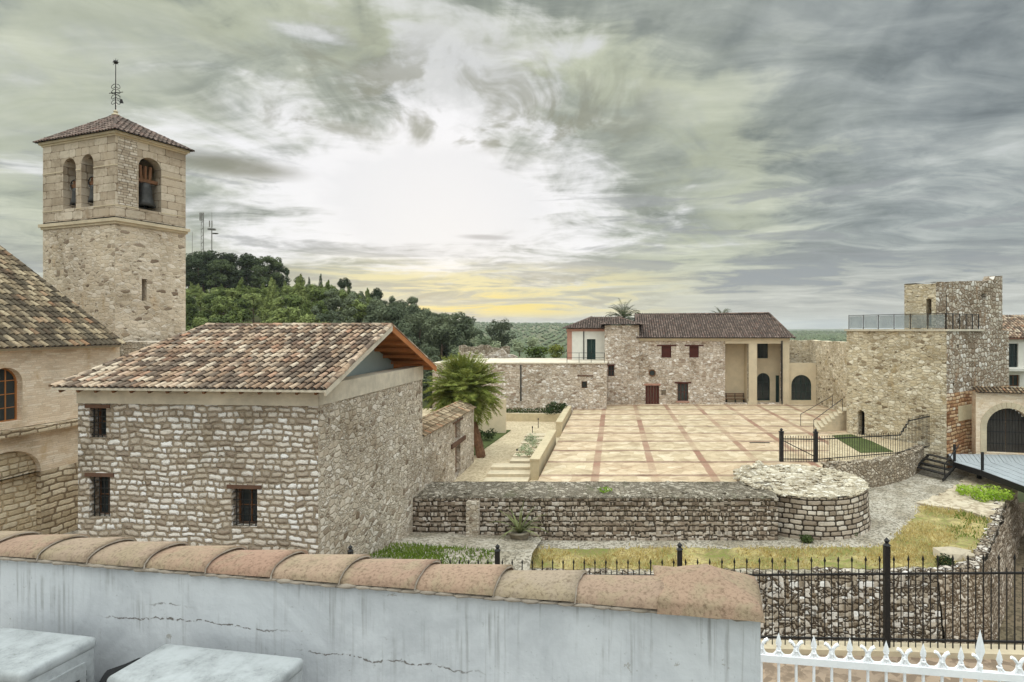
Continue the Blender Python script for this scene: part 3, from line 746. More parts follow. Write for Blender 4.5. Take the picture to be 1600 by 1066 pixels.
# sloping bank between house and moat
m_ = MB(); gridz(m_, -9.05, -3.2, 17.0, 26.2, 24, 24, lambda x, y: min(interp([(17, .3), (20.3, -.25), (25, -1.05), (27, -1.3)], y), 0+1)-.012*(x+9)*8*sm(17, 21, y)*.35-sm(-7.4, -3.2, x)*1.0*(1-sm(21, 22.5, y))-sm(19.5, 17, y)*sm(-8, -4, x)*3+.05*hn(x*3, y*3))
structure(m_.build('bank', 'gravel_mat', smooth=True), 'sloping bank at the foot of the stone house')

# lawns
def lawn(name, pts, z, mat, label):
    m_ = MB(); m_.prism([(p[0], p[1]) for p in pts], z-.1, z+.03); return structure(m_.build(name, mat), label)
lawn('lawn', [on_z(742, 712, -.6), on_z(757, 702, -.6), on_z(798, 673, -.6), on_z(742, 673, -.6), on_z(700, 690, -.6)], -.57, 'lawn_mat', 'green lawn beside the palm')
lawn('grass_slope', [on_z(1300, 681, .0), on_z(1330, 679, .0), on_z(1362, 690, .0), on_z(1396, 706, .0), on_z(1345, 708, .0)], .0, 'lawn_mat', 'wedge of lawn under the castle tower')
dry = [on_z(px, py, ZT) for px, py in ((600, 889), (760, 890), (1100, 889), (1330, 889), (1480, 885), (1538, 862), (1541, 836), (1545, 814), (1500, 800), (1440, 790), (1428, 812), (1405, 838), (1380, 855), (1250, 858), (1000, 858), (800, 858), (700, 862), (620, 872))]
def ragged(P, amp, seed):
    out = []; q = random.Random(seed)
    for a, b in zip(P, P[1:]+P[:1]):
        n_ = max(1, int((b-a).length/.22))
        for i in range(n_): p = a.lerp(b, i/n_); out.append(Vector((p.x+q.uniform(-amp, amp), p.y+q.uniform(-amp, amp), p.z)))
    return out
dry0 = dry; dry = ragged(dry, .14, 2)
lawn('dry_grass', dry, ZT, 'dry_grass_mat', 'strip of yellowed grass along the moat edge')
slab = [on_z(px, py, ZT) for px, py in ((1432, 788), (1480, 770), (1520, 742), (1575, 752), (1592, 764), (1560, 800), (1545, 812), (1500, 798))]
m_ = MB(); m_.prism([(p.x, p.y) for p in ragged(slab, .12, 5)], ZT-.2, ZT+.09); structure(m_.build('bare_rock', 'rock_slab_mat'), 'pale bare rock by the footbridge')

def in_poly(x, y, P):
    c = False
    for (x0, y0), (x1, y1) in zip(P, P[1:]+P[:1]):
        if (y0 > y) != (y1 > y) and x < (x1-x0)*(y-y0)/(y1-y0)+x0: c = not c
    return c
def blades(name, pts, n, z, h, mat, label, seed):
    P = [(p[0], p[1]) for p in pts]; rn = random.Random(seed); m_ = MB()
    x0, x1 = min(p[0] for p in P), max(p[0] for p in P); y0, y1 = min(p[1] for p in P), max(p[1] for p in P)
    k = 0
    while k < n:
        x, y = rn.uniform(x0, x1), rn.uniform(y0, y1)
        if not in_poly(x, y, P): continue
        k += 1; x += rn.gauss(0, .16); y += rn.gauss(0, .16)
        if hn(x*1.6, y*2.1)+rn.uniform(-.5, .5) < -.12: continue
        a = rn.uniform(0, PI); ww = rn.uniform(.015, .04); hh = h*rn.uniform(.5, 1.4); lx, ly = rn.uniform(-.6, .6)*hh, rn.uniform(-.6, .6)*hh
        m_.face([(x-ww*math.cos(a), y-ww*math.sin(a), z), (x+ww*math.cos(a), y+ww*math.sin(a), z), (x+lx, y+ly, z+hh)])
    return tag(m_.build(name, mat), label, 'grass', kind='stuff')
blades('grass', dry0, 14000, ZT+.02, .14, 'blade_dry', 'yellow dry grass along the edge of the moat terrace', 3)
blades('grass', [on_z(px, py, ZT) for px, py in ((1500, 800), (1545, 814), (1538, 860), (1505, 855), (1480, 820))], 1200, ZT+.02, .15, 'blade_green', 'greener grass at the right edge of the moat terrace', 4)
gb = [(-8.9, 17.9), (-6.3, 19.3), (-5.9, 21.4), (-7.0, 22.6), (-8.9, 21.0)]
m2 = MB(); rn = random.Random(9)
for k in range(3800):
    x, y = rn.uniform(-8.9, -4.6), rn.uniform(19.3, 23.2)
    if y > 23.4-.2*(x+9) or y < 20.6-.05*(x+9)+hn(x*2, y*2)*.3: continue
    z = min(interp([(17, .3), (20.3, -.25), (25, -1.05), (27, -1.3)], y), 1)-.012*(x+9)*8*sm(17, 21, y)*.35-sm(-7.4, -3.2, x)*1.0*(1-sm(21, 22.5, y))
    a = rn.uniform(0, PI); hh = rn.uniform(.06, .18); ww = .03
    m2.face([(x-ww*math.cos(a), y-ww*math.sin(a), z-.02), (x+ww*math.cos(a), y+ww*math.sin(a), z-.02), (x+rn.uniform(-.08, .08), y+rn.uniform(-.08, .08), z+hh)])
tag(m2.build('grass', 'blade_green'), 'green grass on the bank at the foot of the big stone house', 'grass', kind='stuff')

# ------------------------------------------------------------------ stone house in front
H = thing('stone_house', 'big two storey rubble stone house with brown tiled roof and orange timber gable', 'house', (-13, 22, 0))
cA, cB = (-16.95, 18.2), (-9.0, 17.5)
Wf = Wall(cA, cB, -1.5, 5.57, .6)
wins = [Wf.op(*Wf.rect(140, 166, 638, 684)), Wf.op(*Wf.rect(140, 172, 745, 808)), Wf.op(*Wf.rect(362, 402, 764, 823))]
m_ = MB(); Wf.mesh(m_); m_.build('wall', 'front_rubble', H)
Wg = Wall((-9.0, 17.5), (-9.0, 27.0), -2.6, 5.57, .6)
m_ = MB(); Wg.mesh(m_); Wall((-9.0, 27.0), (-16.95, 27.0), -1.5, 5.57, .6).mesh(m_); Wall((-16.95, 27.0), cA, -1.5, 5.57, .6).mesh(m_)
m_.build('wall', 'gable_rubble', H)
m_ = MB()
Wb = Wall((cA[0]-.02, cA[1]-.03), (cB[0]+.03, cB[1]-.03), 5.575, 6.02, .63); Wb.mesh(m_)
Wb2 = Wall((cB[0]+.03, cB[1]-.03+.64), (-8.97, 27.03), 5.575, 6.2, .63); Wb2.mesh(m_)
Wall((-8.97, 27.03), (-16.98, 27.03), 5.575, 6.02, .63).mesh(m_); Wall((-16.98, 26.39), (-16.97, 18.9), 5.575, 6.02, .63).mesh(m_)
Wb3 = Wall((cB[0]+.033, cB[1]-.02), (cB[0]+.033, cB[1]+.62), 5.58, 6.015, .3); Wb3.mesh(m_)
m_.build('ring_beam', 'concrete', H)
for r in wins:
    window(Wf, r, H, rec=.3, nx=2, nz=2, fw=.05, grille=(4, 5), lintel=(.14, .12, 'lintel_wood'))
# roof
zE, zR = 6.12, 8.05
E0, E1 = Vector((-17.35, 17.75, zE)), Vector((-8.5, 16.97, zE))
R1, R0 = Vector((-8.5, 22.1, zR)), Vector((-16.1, 22.76, zR))
B1, B0 = Vector((-8.5, 27.55, zE)), Vector((-17.35, 27.55, zE))
def slope(mb, a, b, c, d, **kw):
    """tiled quad: eave a->b, ridge d->c"""
    a, b, c, d = (Vector(q) for q in (a, b, c, d)); eu = (b-a).normalized(); nn = eu.cross(d-a).normalized(); ev = nn.cross(eu)
    if ev.z < 0: ev = -ev
    pol = [((q-a).dot(eu), (q-a).dot(ev)) for q in (a, b, c, d)]
    tiled(mb, a, eu, ev, pol, **kw)
def ridge(mb, a, b, r=.11, tl=.4, seed=5):
    a, b = Vector(a), Vector(b); L = (b-a).length; t = (b-a)/L; s_ = t.cross(Vector((0, 0, 1))).normalized(); up = s_.cross(t); rn = random.Random(seed)
    k = 0
    while k < L-.05:
        e = min(k+tl+.04, L); vs = []
        for q, rad in ((k, r*1.08), (e, r*.92)):
            for i in range(7):
                an = PI*i/6; vs.append(a+t*q-s_*rad*math.cos(an)+up*(rad*math.sin(an)-.02+.008*rn.random()))
        mb.idx(vs, [(i, i+1, 8+i, 7+i) for i in range(6)], uv=(rn.random(), rn.random())); k += tl
m_ = MB()
slope(m_, E0, E1, R1, R0, tw=.24, tl=.38, seed=11, jit=.02)
slope(m_, B1, B0, R0, R1, tw=.225, tl=.34, seed=12)
slope(m_, B0, E0, R0, R0+Vector((0, .01, 0)), tw=.225, tl=.34, seed=13)
ridge(m_, R0, R1, .12); ridge(m_, E0, R0, .11, seed=6); ridge(m_, B0, R0, .11, seed=7)
ridge(m_, E1+Vector((-.08, 0, .03)), R1+Vector((-.08, 0, .03)), .09, .34, seed=8); ridge(m_, B1+Vector((-.08, 0, .03)), R1+Vector((-.08, 0, .03)), .09, .34, seed=9)
m_.build('roof', ['tile_house', 'tile_channel'], H)
# timber under the roof
m_ = MB()
dn = Vector((0, 0, -.05))
for a, b, c, e, mt in ((E0, E1, R1, R0, 'concrete'), (B1, B0, R0, R1, 'orange_wood')):
    m_ = MB(); m_.hexa([a+dn*1.6, b+dn*1.6, c+dn*1.6, e+dn*1.6, a+dn*.2, b+dn*.2, c+dn*.2, e+dn*.2]); m_.build('soffit', mt, H)
for k in range(6):
    t = (k+.35)/6; a = B1.lerp(R1, t); q = MB(); q.beam(a+Vector((-.06, 0, -.17)), Vector((-11.6, a.y, a.z-.17)), .10, .13); q.build('purlin', 'orange_wood', H)
q = MB(); q.beam(B1+Vector((-.03, 0, -.13)), R1+Vector((-.03, 0, -.13)), .05, .2); q.build('barge_board', 'orange_wood', H)
q = MB(); q.beam(E1+Vector((-.03, 0, -.12)), R1+Vector((-.03, 0, -.12)), .05, .14); q.build('barge_board', 'concrete', H)
q = MB(); q.face([(-10.2, 17.9, 6.0), (-10.2, 26.6, 6.0), (-10.2, 26.6, 6.38), (-10.2, 22.1, 7.94), (-10.2, 17.9, 6.42)]); q.build('gable_panel', 'blue_panel', H)
for k in range(15):
    t = (k+.4)/15; a = E0.lerp(E1, t); b = a+(Vector((a.x+.088*1.2, a.y+1.2, zE+.44))-a)
    q = MB(); q.beam(a+Vector((0, .04, -.12)), b+Vector((0, 0, -.12)), .07, .09); q.build('rafter', 'old_wood', H)

# ------------------------------------------------------------------ annex wall with cross shaped slit
A = thing('annex_wall', 'stone wall with tiled coping and a tall slit crossed by a timber lintel', 'wall', (-9.2, 32, -.6))
Wa = Wall((-9.0, 27.02), (-9.0, 36.9), -.9, 2.86, .5)
r1 = Wa.op(*Wa.rect(711.5, 719.5, 659, 687)); r2 = Wa.op(*Wa.rect(711.5, 719.5, 694, 741))
m_ = MB(); Wa.mesh(m_); m_.build('wall', 'gable_rubble', A)
m_ = MB(); tiled(m_, (-8.9, 27.0, 2.88), (0, 1, 0), (-.9, 0, .42), [(0, 0), (9.95, 0), (9.95, 1.1), (0, 1.1)], tw=.22, tl=.34, seed=21)
m_.build('coping', ['tile_wall', 'tile_channel'], A)
for r in (r1, r2):
    m_ = MB(); Wa.box(m_, r[0]+.005, r[1]-.005, -.30, -.24, r[2]+.005, r[3]-.005); m_.build('slit_window', 'old_wood', A)
m_ = MB(); Wa.box(m_, r1[0]-.9, r1[1]+.9, -.15, .10, r2[3]+.01, r1[2]-.01); m_.build('lintel', 'lintel_wood', A)
m_ = MB(); Wa.box(m_, r1[0]-.5, r1[1]+.5, -.15, .04, r1[3]+.005, r1[3]+.1); m_.build('lintel', 'lintel_wood', A)

# ------------------------------------------------------------------ church nave
Cn = thing('church', 'ochre brick church nave with arched window, walled up arch and lichen stained tile roof', 'church', (-24, 21, -1))
Wc = Wall((-22.5, 14.0), (-22.5, 26.2), 4.2, 7.12, .6)
ra = Wc.rect(-30, 35.5, 575, 661); ra[0] = ra[1]-1.2; cw = Wc.op(*ra, True, .6)
m_ = MB(); Wc.mesh(m_); m_.build('wall', 'church_brick', Cn)
window(Wc, cw, Cn, rec=.22, frame='terracotta_dry', nx=3, nz=4, fw=.05, arch=.6)
Wd = Wall((-22.44, 14.0), (-22.44, 27.0), -1.6, 2.35, .7); Wd2 = Wall((-22.44, 14.0), (-22.44, 27.0), 2.35, 3.95, .7)
u1 = Wd.u_px(64); zt = Wd.z_py(u1-1, 704); cu = (u1-2.5, u1)
Wd.ops.append((cu[0], cu[1], -1.4, 2.35, False, 0)); Wd2.ops.append((cu[0], cu[1], 2.3499, zt, True, .95))
m_ = MB(); Wd.mesh(m_); m_.build('plinth', 'church_base', Cn)
m_ = MB(); Wd2.mesh(m_); m_.build('wall', 'church_brick', Cn)
m_ = MB(); Wd.box(m_, cu[0]-.05, cu[1]+.05, -.26, -.18, -1.4, zt+.02); m_.build('blocked_arch', 'arch_infill', Cn)
m_ = MB()
Wl = Wall((-22.44, 14.0), (-22.44, 26.4), 0, 1)
for k in range(25):
    Wl.box(m_, k*.5, k*.5+.49, -.5, .30+.04*random.random(), 3.96, 4.16+.03*random.random())
m_.build('ledge', 'church_base', Cn)
m_ = MB(); slope(m_, (-22.05, 14, 7.22), (-22.05, 25.95, 7.22), (-32.2, 25.95, 15.1), (-32.2, 14, 15.1), tw=.25, tl=.38, seed=31, r=.095)
ridge(m_, (-22.05, 25.9, 7.25), (-32.2, 25.9, 15.13), .1, .38)
m_.build('roof', ['tile_church', 'tile_channel'], Cn)
m_ = MB(); m_.face([(-22.5, 25.8, 7.0), (-32.2, 25.8, 14.9), (-32.2, 25.8, -1), (-22.5, 25.8, -1)]); m_.build('end_wall', 'church_brick', Cn)
m_ = MB(); Wc.box(m_, 0, 11.95, -.4, .30, 7.12, 7.2); m_.build('eave', 'dressed_stone', Cn)
m_ = MB(); slope(m_, (-29.2, 26.1, 9.4), (-29.2, 30.6, 9.4), (-38, 30.6, 16.3), (-38, 26.1, 16.3), tw=.25, tl=.38, seed=33, r=.095); m_.build('rear_roof', ['tile_church', 'tile_channel'], Cn)
# low sacristy between church and tower
m_ = MB(); m_.prism([(-22.3, 27.5), (-25.5, 29), (-24.9, 33), (-19, 33), (-19, 28.5)], -1, 7.3); m_.build('sacristy', 'gable_rubble', Cn)

# ------------------------------------------------------------------ bell tower
T = thing('bell_tower', 'square stone bell tower with arched belfry and low pyramid roof', 'tower', (-28, 32.4, -1))
tC, tL, tR = (-26.0, 30.0), (-31.75, 32.0), (-24.83, 33.36); tB = (tL[0]+tR[0]-tC[0], tL[1]+tR[1]-tC[1])
ctr = Vector(((tL[0]+tR[0])/2, (tL[1]+tR[1])/2, 0))
def grown(e): return [tuple(Vector((p[0], p[1]))+(Vector((p[0], p[1]))-ctr.xy).normalized()*e*1.4) for p in (tL, tC, tR, tB)]
zc0, zc1, zt0 = 13.42, 13.72, 18.02
ws = [Wall(a, b, -2, zc0, .8) for a, b in ((tL, tC), (tC, tR), (tR, tB), (tB, tL))]
slit = ws[1].op(*ws[1].rect(221.5, 229.5, 436, 470))
for k, ww in enumerate(ws):
    m_ = MB(); ww.mesh(m_)
    m_.build('shaft_wall', 'shaft_rubble', T)
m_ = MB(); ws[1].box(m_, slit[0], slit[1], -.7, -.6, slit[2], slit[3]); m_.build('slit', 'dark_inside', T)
wb = [Wall(a, b, zc1, zt0, .55) for a, b in ((tL, tC), (tC, tR), (tR, tB), (tB, tL))]
def arch_op(W, px0, px1, py0, py1):
    r = W.rect(px0, px1, py0, py1); return W.op(*r, True, (r[1]-r[0])/2)
a1 = arch_op(wb[0], 98.5, 118.5, 247, 326); a2 = arch_op(wb[0], 127, 146, 241, 323); a3 = arch_op(wb[1], 216.5, 252, 247, 329)
for ww in wb:
    m_ = MB(); ww.mesh(m_); m_.build('belfry_wall', 'belfry_ashlar', T)
m_ = MB(); wb[1].box(m_, .12, 1.02, -.1, .025, zc1+.75, zt0-.02); m_.build('brick_pier', 'quoin_brick', T)
m_ = MB(); m_.prism(grown(.08), zc0+.002, zc0+.13); m_.prism(grown(.17), zc0+.13, zc1)
m_.prism(grown(.06), zt0, zt0+.1); m_.prism(grown(.16), zt0+.1, zt0+.24)
# thin string courses round the belfry
for ww in wb[:2]:
    for zz in (zc1+.66, zc1+2.75):
        us_ = [0]+sorted([x for o in ww.ops for x in o[:2]])+[ww.L]
        for i in range(0, len(us_), 2): ww.box(m_, us_[i], us_[i+1], -.05, .022, zz, zz+.05)
m_.build('cornice', 'dressed_stone', T)
apex = Vector((ctr.x, ctr.y, 20.05)); ev_ = [Vector((p[0], p[1], zt0+.22)) for p in grown(.30)]
m_ = MB()
for i in range(4):
    a, b = ev_[i], ev_[(i+1) % 4]; slope(m_, a, b, apex, apex, tw=.24, tl=.36, r=.075, seed=41+i, lift=.015)
    ridge(m_, a, apex, .09, .36, seed=50+i)
m_.build('roof', ['tile_back', 'tile_channel'], T)
m_ = MB(); m_.lathe([(0, 0), (.16, 0), (.2, .1), (.08, .2), (.12, .3), (0, .42)], apex-Vector((0, 0, .08)), 10)
fi = m_.build('finial', 'dressed_stone', T)
m_ = MB(); za = apex.z+.3
m_.tube([(ctr.x, ctr.y, za), (ctr.x, ctr.y, za+2.75)], [.035, .02], 6)
m_.lathe([(0, -.12), (.09, -.07), (.12, 0), (.09, .07), (0, .12)], (ctr.x, ctr.y, za+2.72), 10)
for k in range(8):
    a = PI*k/4; m_.beam((ctr.x, ctr.y, za+2.72), (ctr.x+.2*math.cos(a), ctr.y, za+2.72+.2*math.sin(a)), .02, .02)
m_.build('finial_rod', 'black_iron', T)
m_ = MB()
m_.beam((ctr.x-.38, ctr.y, za+.95), (ctr.x+.4, ctr.y, za+1.02), .03, .03); m_.beam((ctr.x, ctr.y-.3, za+.9), (ctr.x, ctr.y+.3, za+.9), .03, .03)
for s_ in (-1, 1):
    for q in (0, 1, 2, 3):
        pts = [(ctr.x+s_*(.05+.20*math.sin(t*.55)), ctr.y, za+.45+q*.3+.13*math.cos(t*.75)) for t in range(7)]; m_.tube(pts, .018, 4)
m_.hexa([Vector((ctr.x+x, ctr.y+y, za+z)) for x, y, z in ((.24, -.01, .38), (.44, -.01, .38), (.44, .01, .38), (.24, .01, .38), (.24, -.01, .62), (.36, -.01, .62), (.36, .01, .62), (.24, .01, .62))])
m_.build('weather_vane', 'black_iron', T)
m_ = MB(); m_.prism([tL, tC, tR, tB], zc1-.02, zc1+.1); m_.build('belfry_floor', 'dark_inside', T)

def bell(W, px, py0, py1, rad, label, yoke_up, wheel=False):
    u = W.u_px(px); z1, z0 = W.z_py(u, py0), W.z_py(u, py1); c = W.pt(u, -.32, z0); h = z1-z0
    b = thing('bell', label, 'bell', c)
    m_ = MB(); m_.lathe([(rad*.2, h), (rad*.5, h*.97), (rad*.62, h*.75), (rad*.68, h*.45), (rad*.82, h*.18), (rad, 0), (rad*.93, -.02), (rad*.8, .05)], c, 20); m_.build('bell_body', 'bronze', b, True)
    m_ = MB(); m_.tube([c+Vector((0, 0, .3*h)), c-Vector((0, 0, .12))], [.03, .07], 6); m_.build('clapper', 'black_iron', b)
    m_ = MB(); dd = W.d
    for k in (-1, 0, 1):
        a = W.pt(u+k*rad*.42, -.32, z1-.04); m_.beam(a, a+Vector((0, 0, yoke_up))+Vector((dd.x, dd.y, 0))*(k*.06), .10, .12)
    a, e = W.pt(u-rad*1.25, -.32, z1+.1), W.pt(u+rad*1.25, -.32, z1+.1); m_.beam(a, e, .14, .18); m_.build('yoke', 'old_wood', b)
    if wheel:
        m_ = MB(); pts = [W.pt(u+.30*math.cos(2*PI*k/16), -.2, z1+.12+.30*math.sin(2*PI*k/16)) for k in range(17)]; m_.tube(pts, .03, 5); m_.build('wheel', 'black_iron', b)
    return b
bell(wb[1], 233, 285, 322, .48, 'large bronze bell hung from a wooden yoke in the single wide belfry arch', .95)
bell(wb[0], 109, 292, 318, .30, 'small bell with iron wheel in the left of the paired belfry arches', .5, True)
bell(wb[0], 137, 287, 314, .30, 'small bell with iron wheel in the right of the paired belfry arches', .5, True)

# ------------------------------------------------------------------ old house across the plaza
B = thing('old_house', 'long two storey stone house with red shutters and a pillared porch across the plaza', 'house', (9, 64, 0))
Wm = Wall((2.6, 60.8), (18.45, 60.8), -.3, 7.0, .5)
R_ = {}
for key, bx in dict(w1=(1033.5, 1049, 541, 559), w2=(1077, 1092, 541, 559), door=(1008.5, 1030, 602.5, 632), w3=(1058.5, 1075.5, 599, 627), p1=(1133, 1169.5, 537, 630), p2=(1182.5, 1221, 537, 630)).items():
    R_[key] = Wm.op(*Wm.rect(*bx))
rr_ = Wm.rect(1014.5, 1023.5, 578.5, 587.5)
m_ = MB(); Wm.mesh(m_); Wall((18.45, 60.8), (18.45, 70.5), -.3, 7.0, .5).mesh(m_); m_.build('wall', 'house_rubble', B)
for k in ('w1', 'w2'): window(Wm, R_[k], B, rec=.15, frame='red_wood', pane='red_wood', nx=2, nz=2, fw=.09, lintel=(.5, .14, 'red_wood'))
window(Wm, R_['w3'], B, rec=.2, frame='red_wood', pane='glass_dark', nx=3, nz=2, fw=.1, lintel=(.3, .14, 'red_wood'))
m_ = MB(); oc = Wm.pt((rr_[0]+rr_[1])/2, 0, (rr_[2]+rr_[3])/2); m_.tube([oc+Vector((.33*math.cos(2*PI*k/24), -.02, .33*math.sin(2*PI*k/24))) for k in range(25)], .06, 6); fo = m_.build('round_window', 'old_wood', B)
m_ = MB(); m_.face([oc+Vector((.33*math.cos(2*PI*k/24), -.012, .33*math.sin(2*PI*k/24))) for k in range(24)]); m_.build('pane', 'glass_dark', fo)
def plank_door(W, r, parent, rec=.2, mat='red_wood', n=5, arch=None, name='door'):
    m_ = MB()
    for i in range(n):
        a, b = r[0]+(r[1]-r[0])*i/n, r[0]+(r[1]-r[0])*(i+1)/n; top = r[3]-.01
        if arch:
            x = max(abs(a-(r[0]+r[1])/2), abs(b-(r[0]+r[1])/2))-(b-a)*.5; top = r[3]-arch+arch*math.sqrt(max(0, 1-(x/((r[1]-r[0])/2))**2))
        W.box(m_, a+.008, b-.008, -rec-.06, -rec, r[2], top)
    o = m_.build(name, mat, parent)
    q = MB(); W.box(q, (r[0]+r[1])/2+.06, (r[0]+r[1])/2+.1, -rec, -rec+.05, r[2]+.95, r[2]+1.15); q.build('handle', 'black_iron', o)
    return o
plank_door(Wm, R_['door'], B)
m_ = MB(); Wm.box(m_, R_['door'][0]-.15, R_['door'][1]+.15, -.2, .03, R_['door'][3]+.005, R_['door'][3]+.2); m_.build('lintel', 'pink_trim', B); m_ = MB(); Wm.box(m_, R_['w3'][0]-.12, R_['w3'][1]+.12, -.1, .03, R_['w3'][2]-.14, R_['w3'][2]-.01); m_.build('sill', 'pink_trim', B)
# porch
Wp = Wall((11.5, 62.7), (18.2, 62.7), -.3, 7.0, .3)
pw = Wp.op(*Wp.rect(1183.5, 1200, 537, 560)); r = Wp.rect(1182, 1203, 583, 626); pd = Wp.op(*r, True, (r[1]-r[0])*.5)
m_ = MB(); Wp.mesh(m_); Wm.box(m_, R_['p1'][1]-.02, R_['p2'][0]+.02, -1.9, -.501, -.2, 6.9); Wm.box(m_, R_['p1'][0]-.4, R_['p1'][0]-.01, -1.9, -.501, -.2, 6.9); m_.build('porch_wall', 'cream_render', B)
window(Wp, pw, B, rec=.12, frame='green_frame', nx=3, nz=2, fw=.08); window(Wp, pd, B, rec=.12, frame='green_frame', nx=2, nz=3, fw=.10, arch=(r[1]-r[0])*.5, name='glazed_door')
m_ = MB(); Wp.box(m_, Wp.u_px(1212), Wp.u_px(1217), -.02, .06, 0, 2.9); m_.build('door', 'green_frame', B)
m_ = MB()
for a, b in ((R_['p1'][1], R_['p2'][0]), (R_['p2'][1], 15.85)): Wm.box(m_, a-.0, b+.01, -.2, .05, -.2, 6.4); Wm.box(m_, a-.06, b+.04, -.2, .10, -.2, .35)
Wm.box(m_, R_['p1'][0], 15.86, -.2, .05, 6.41, 6.72)
m_.build('porch_pillar', 'cream_render', B)
m_ = MB(); Wm.box(m_, -.3, 15.9, -.3, .12, 6.72, 6.98); m_.build('eave_board', 'cream_render', B)
m_ = MB(); slope(m_, (2.3, 60.4, 7.0), (18.9, 60.4, 7.0), (17.6, 65.6, 9.75), (2.3, 65.6, 9.55), tw=.26, tl=.4, r=.10, seed=61)
slope(m_, (18.9, 60.4, 7.0), (18.9, 70.8, 7.0), (17.6, 65.61, 9.75), (17.6, 65.6, 9.75), tw=.26, tl=.4, r=.10, seed=62)
slope(m_, (18.9, 70.8, 7.0), (2.3, 70.8, 7.0), (2.3, 65.6, 9.55), (17.6, 65.6, 9.75), tw=.26, tl=.4, r=.10, seed=63)
ridge(m_, (2.3, 65.6, 9.57), (17.6, 65.6, 9.77), .13, .42); ridge(m_, (18.9, 60.4, 7.02), (17.6, 65.6, 9.77), .12, .42)
m_.build('roof', ['tile_back', 'tile_channel'], B)
# wing with its own hipped roof
Ww = Wall((-1.02, 60.55), (2.6, 60.55), -.3, 8.35, .5); ww1 = Ww.op(*Ww.rect(950, 960, 571, 588))
m_ = MB(); Ww.mesh(m_); Wall((2.6, 60.55), (2.6, 66), 6.9, 8.35, .4).mesh(m_); Wall((-1.02, 66), (-1.02, 60.55), -.3, 8.35, .5).mesh(m_); m_.build('wing_wall', 'house_rubble', B)
window(Ww, ww1, B, rec=.2, frame='red_wood', nx=2, nz=2, fw=.08, lintel=(.15, .1, 'red_wood'))
m_ = MB(); q = [(-1.4, 60.15, 8.38), (3.0, 60.15, 8.38), (3.0, 66.3, 8.38), (-1.4, 66.3, 8.38)]; pk = (.3, 62.6, 9.25); pk2 = (.8, 64.2, 9.25)
slope(m_, q[0], q[1], pk, pk, tw=.26, tl=.4, r=.1, seed=64); slope(m_, q[1], q[2], pk2, pk, tw=.26, tl=.4, r=.1, seed=65); slope(m_, q[3], q[0], pk, pk2, tw=.26, tl=.4, r=.1, seed=66)
ridge(m_, q[0], pk, .11); ridge(m_, q[1], pk, .11)
m_.build('wing_roof', ['tile_back', 'tile_channel'], B)
# white rendered rooms on the terrace
Wr = Wall((-5.15, 63.0), (-1.0, 63.0), 4.3, 8.0, .4); dr = Wr.op(*Wr.rect(917, 930.5, 530, 564))
m_ = MB(); Wr.mesh(m_); m_.build('terrace_wall', 'white_render', B)
plank_door(Wr, dr, B, mat='green_frame', n=2)
m_ = MB(); Wr.box(m_, -.02, .5, -.3, .03, 4.3, 7.95); Wr.box(m_, -.1, 4.15, -.2, .10, 7.7, 7.98); m_.build('corner_trim', 'pink_trim', B)
m_ = MB(); Wr.box(m_, 1.75, 1.85, .02, .1, 4.3, 7.7); m_.build('drain_pipe', 'iron_grey', B)
m_ = MB(); slope(m_, (-5.6, 62.6, 8.0), (-.9, 62.6, 8.0), (1, 66.5, 9.35), (-2.6, 66.5, 9.35), tw=.26, tl=.4, r=.1, seed=67); slope(m_, (-5.6, 70, 8.0), (-5.6, 62.6, 8.0), (-2.6, 66.5, 9.35), (-2.6, 66.6, 9.35), tw=.26, tl=.4, r=.1, seed=68)
ridge(m_, (-5.6, 62.6, 8.0), (-2.6, 66.5, 9.36), .11); m_.build('side_roof', ['tile_back', 'tile_channel'], B)
m_ = MB(); Wm.box(m_, 15.0, 15.12, .06, .16, 0, 6.7); m_.build('drain_pipe', 'iron_grey', B)
# arched glazed lean-to
Wz = Wall((18.46, 61.0), (21.35, 61.0), -.3, 4.35, .4); r = Wz.rect(1236.5, 1268, 586, 625.5); za_ = Wz.op(*r, True, (r[1]-r[0])*.5)
m_ = MB(); Wz.mesh(m_); m_.build('lean_to_wall', 'cream_render', B)
window(Wz, za_, B, rec=.15, frame='green_frame', nx=4, nz=3, fw=.10, arch=(r[1]-r[0])*.5, name='arched_window')
# things by the house
P = thing('plaque', 'small bronze plaque on the stone wall right of the red plank door', 'plaque', Wm.pt(3.2, .02, 1.4))
rq = Wm.rect(1033.5, 1040.5, 610, 616); m_ = MB(); Wm.box(m_, rq[0], rq[1], .005, .04, rq[2], rq[3]); m_.build('board', 'plaque_bronze', P)
m_ = MB(); Wm.box(m_, rq[0]-.03, rq[1]+.03, .003, .03, rq[2]-.03, rq[2]-.001); Wm.box(m_, rq[0]-.03, rq[1]+.03, .003, .03, rq[3]+.001, rq[3]+.03); m_.build('frame', 'iron_grey', P)
bn = thing('bench', 'dark wooden bench inside the tall porch recess', 'bench', (12.9, 61.9, 0))
m_ = MB(); m_.box((11.9, 61.6, .42), (14.0, 62.05, .48)); m_.build('seat', 'old_wood', bn)
m_ = MB()
for k in range(3): m_.box((11.9, 62.08, .6+k*.16), (14.0, 62.12, .70+k*.16))
m_.build('backrest', 'old_wood', bn)
for x in (12.0, 12.95, 13.85):
    m_ = MB(); m_.box((x, 61.62, 0), (x+.07, 62.08, .42)); m_.box((x, 62.05, .42), (x+.07, 62.09, 1.05)); m_.build('leg', 'black_iron', bn)

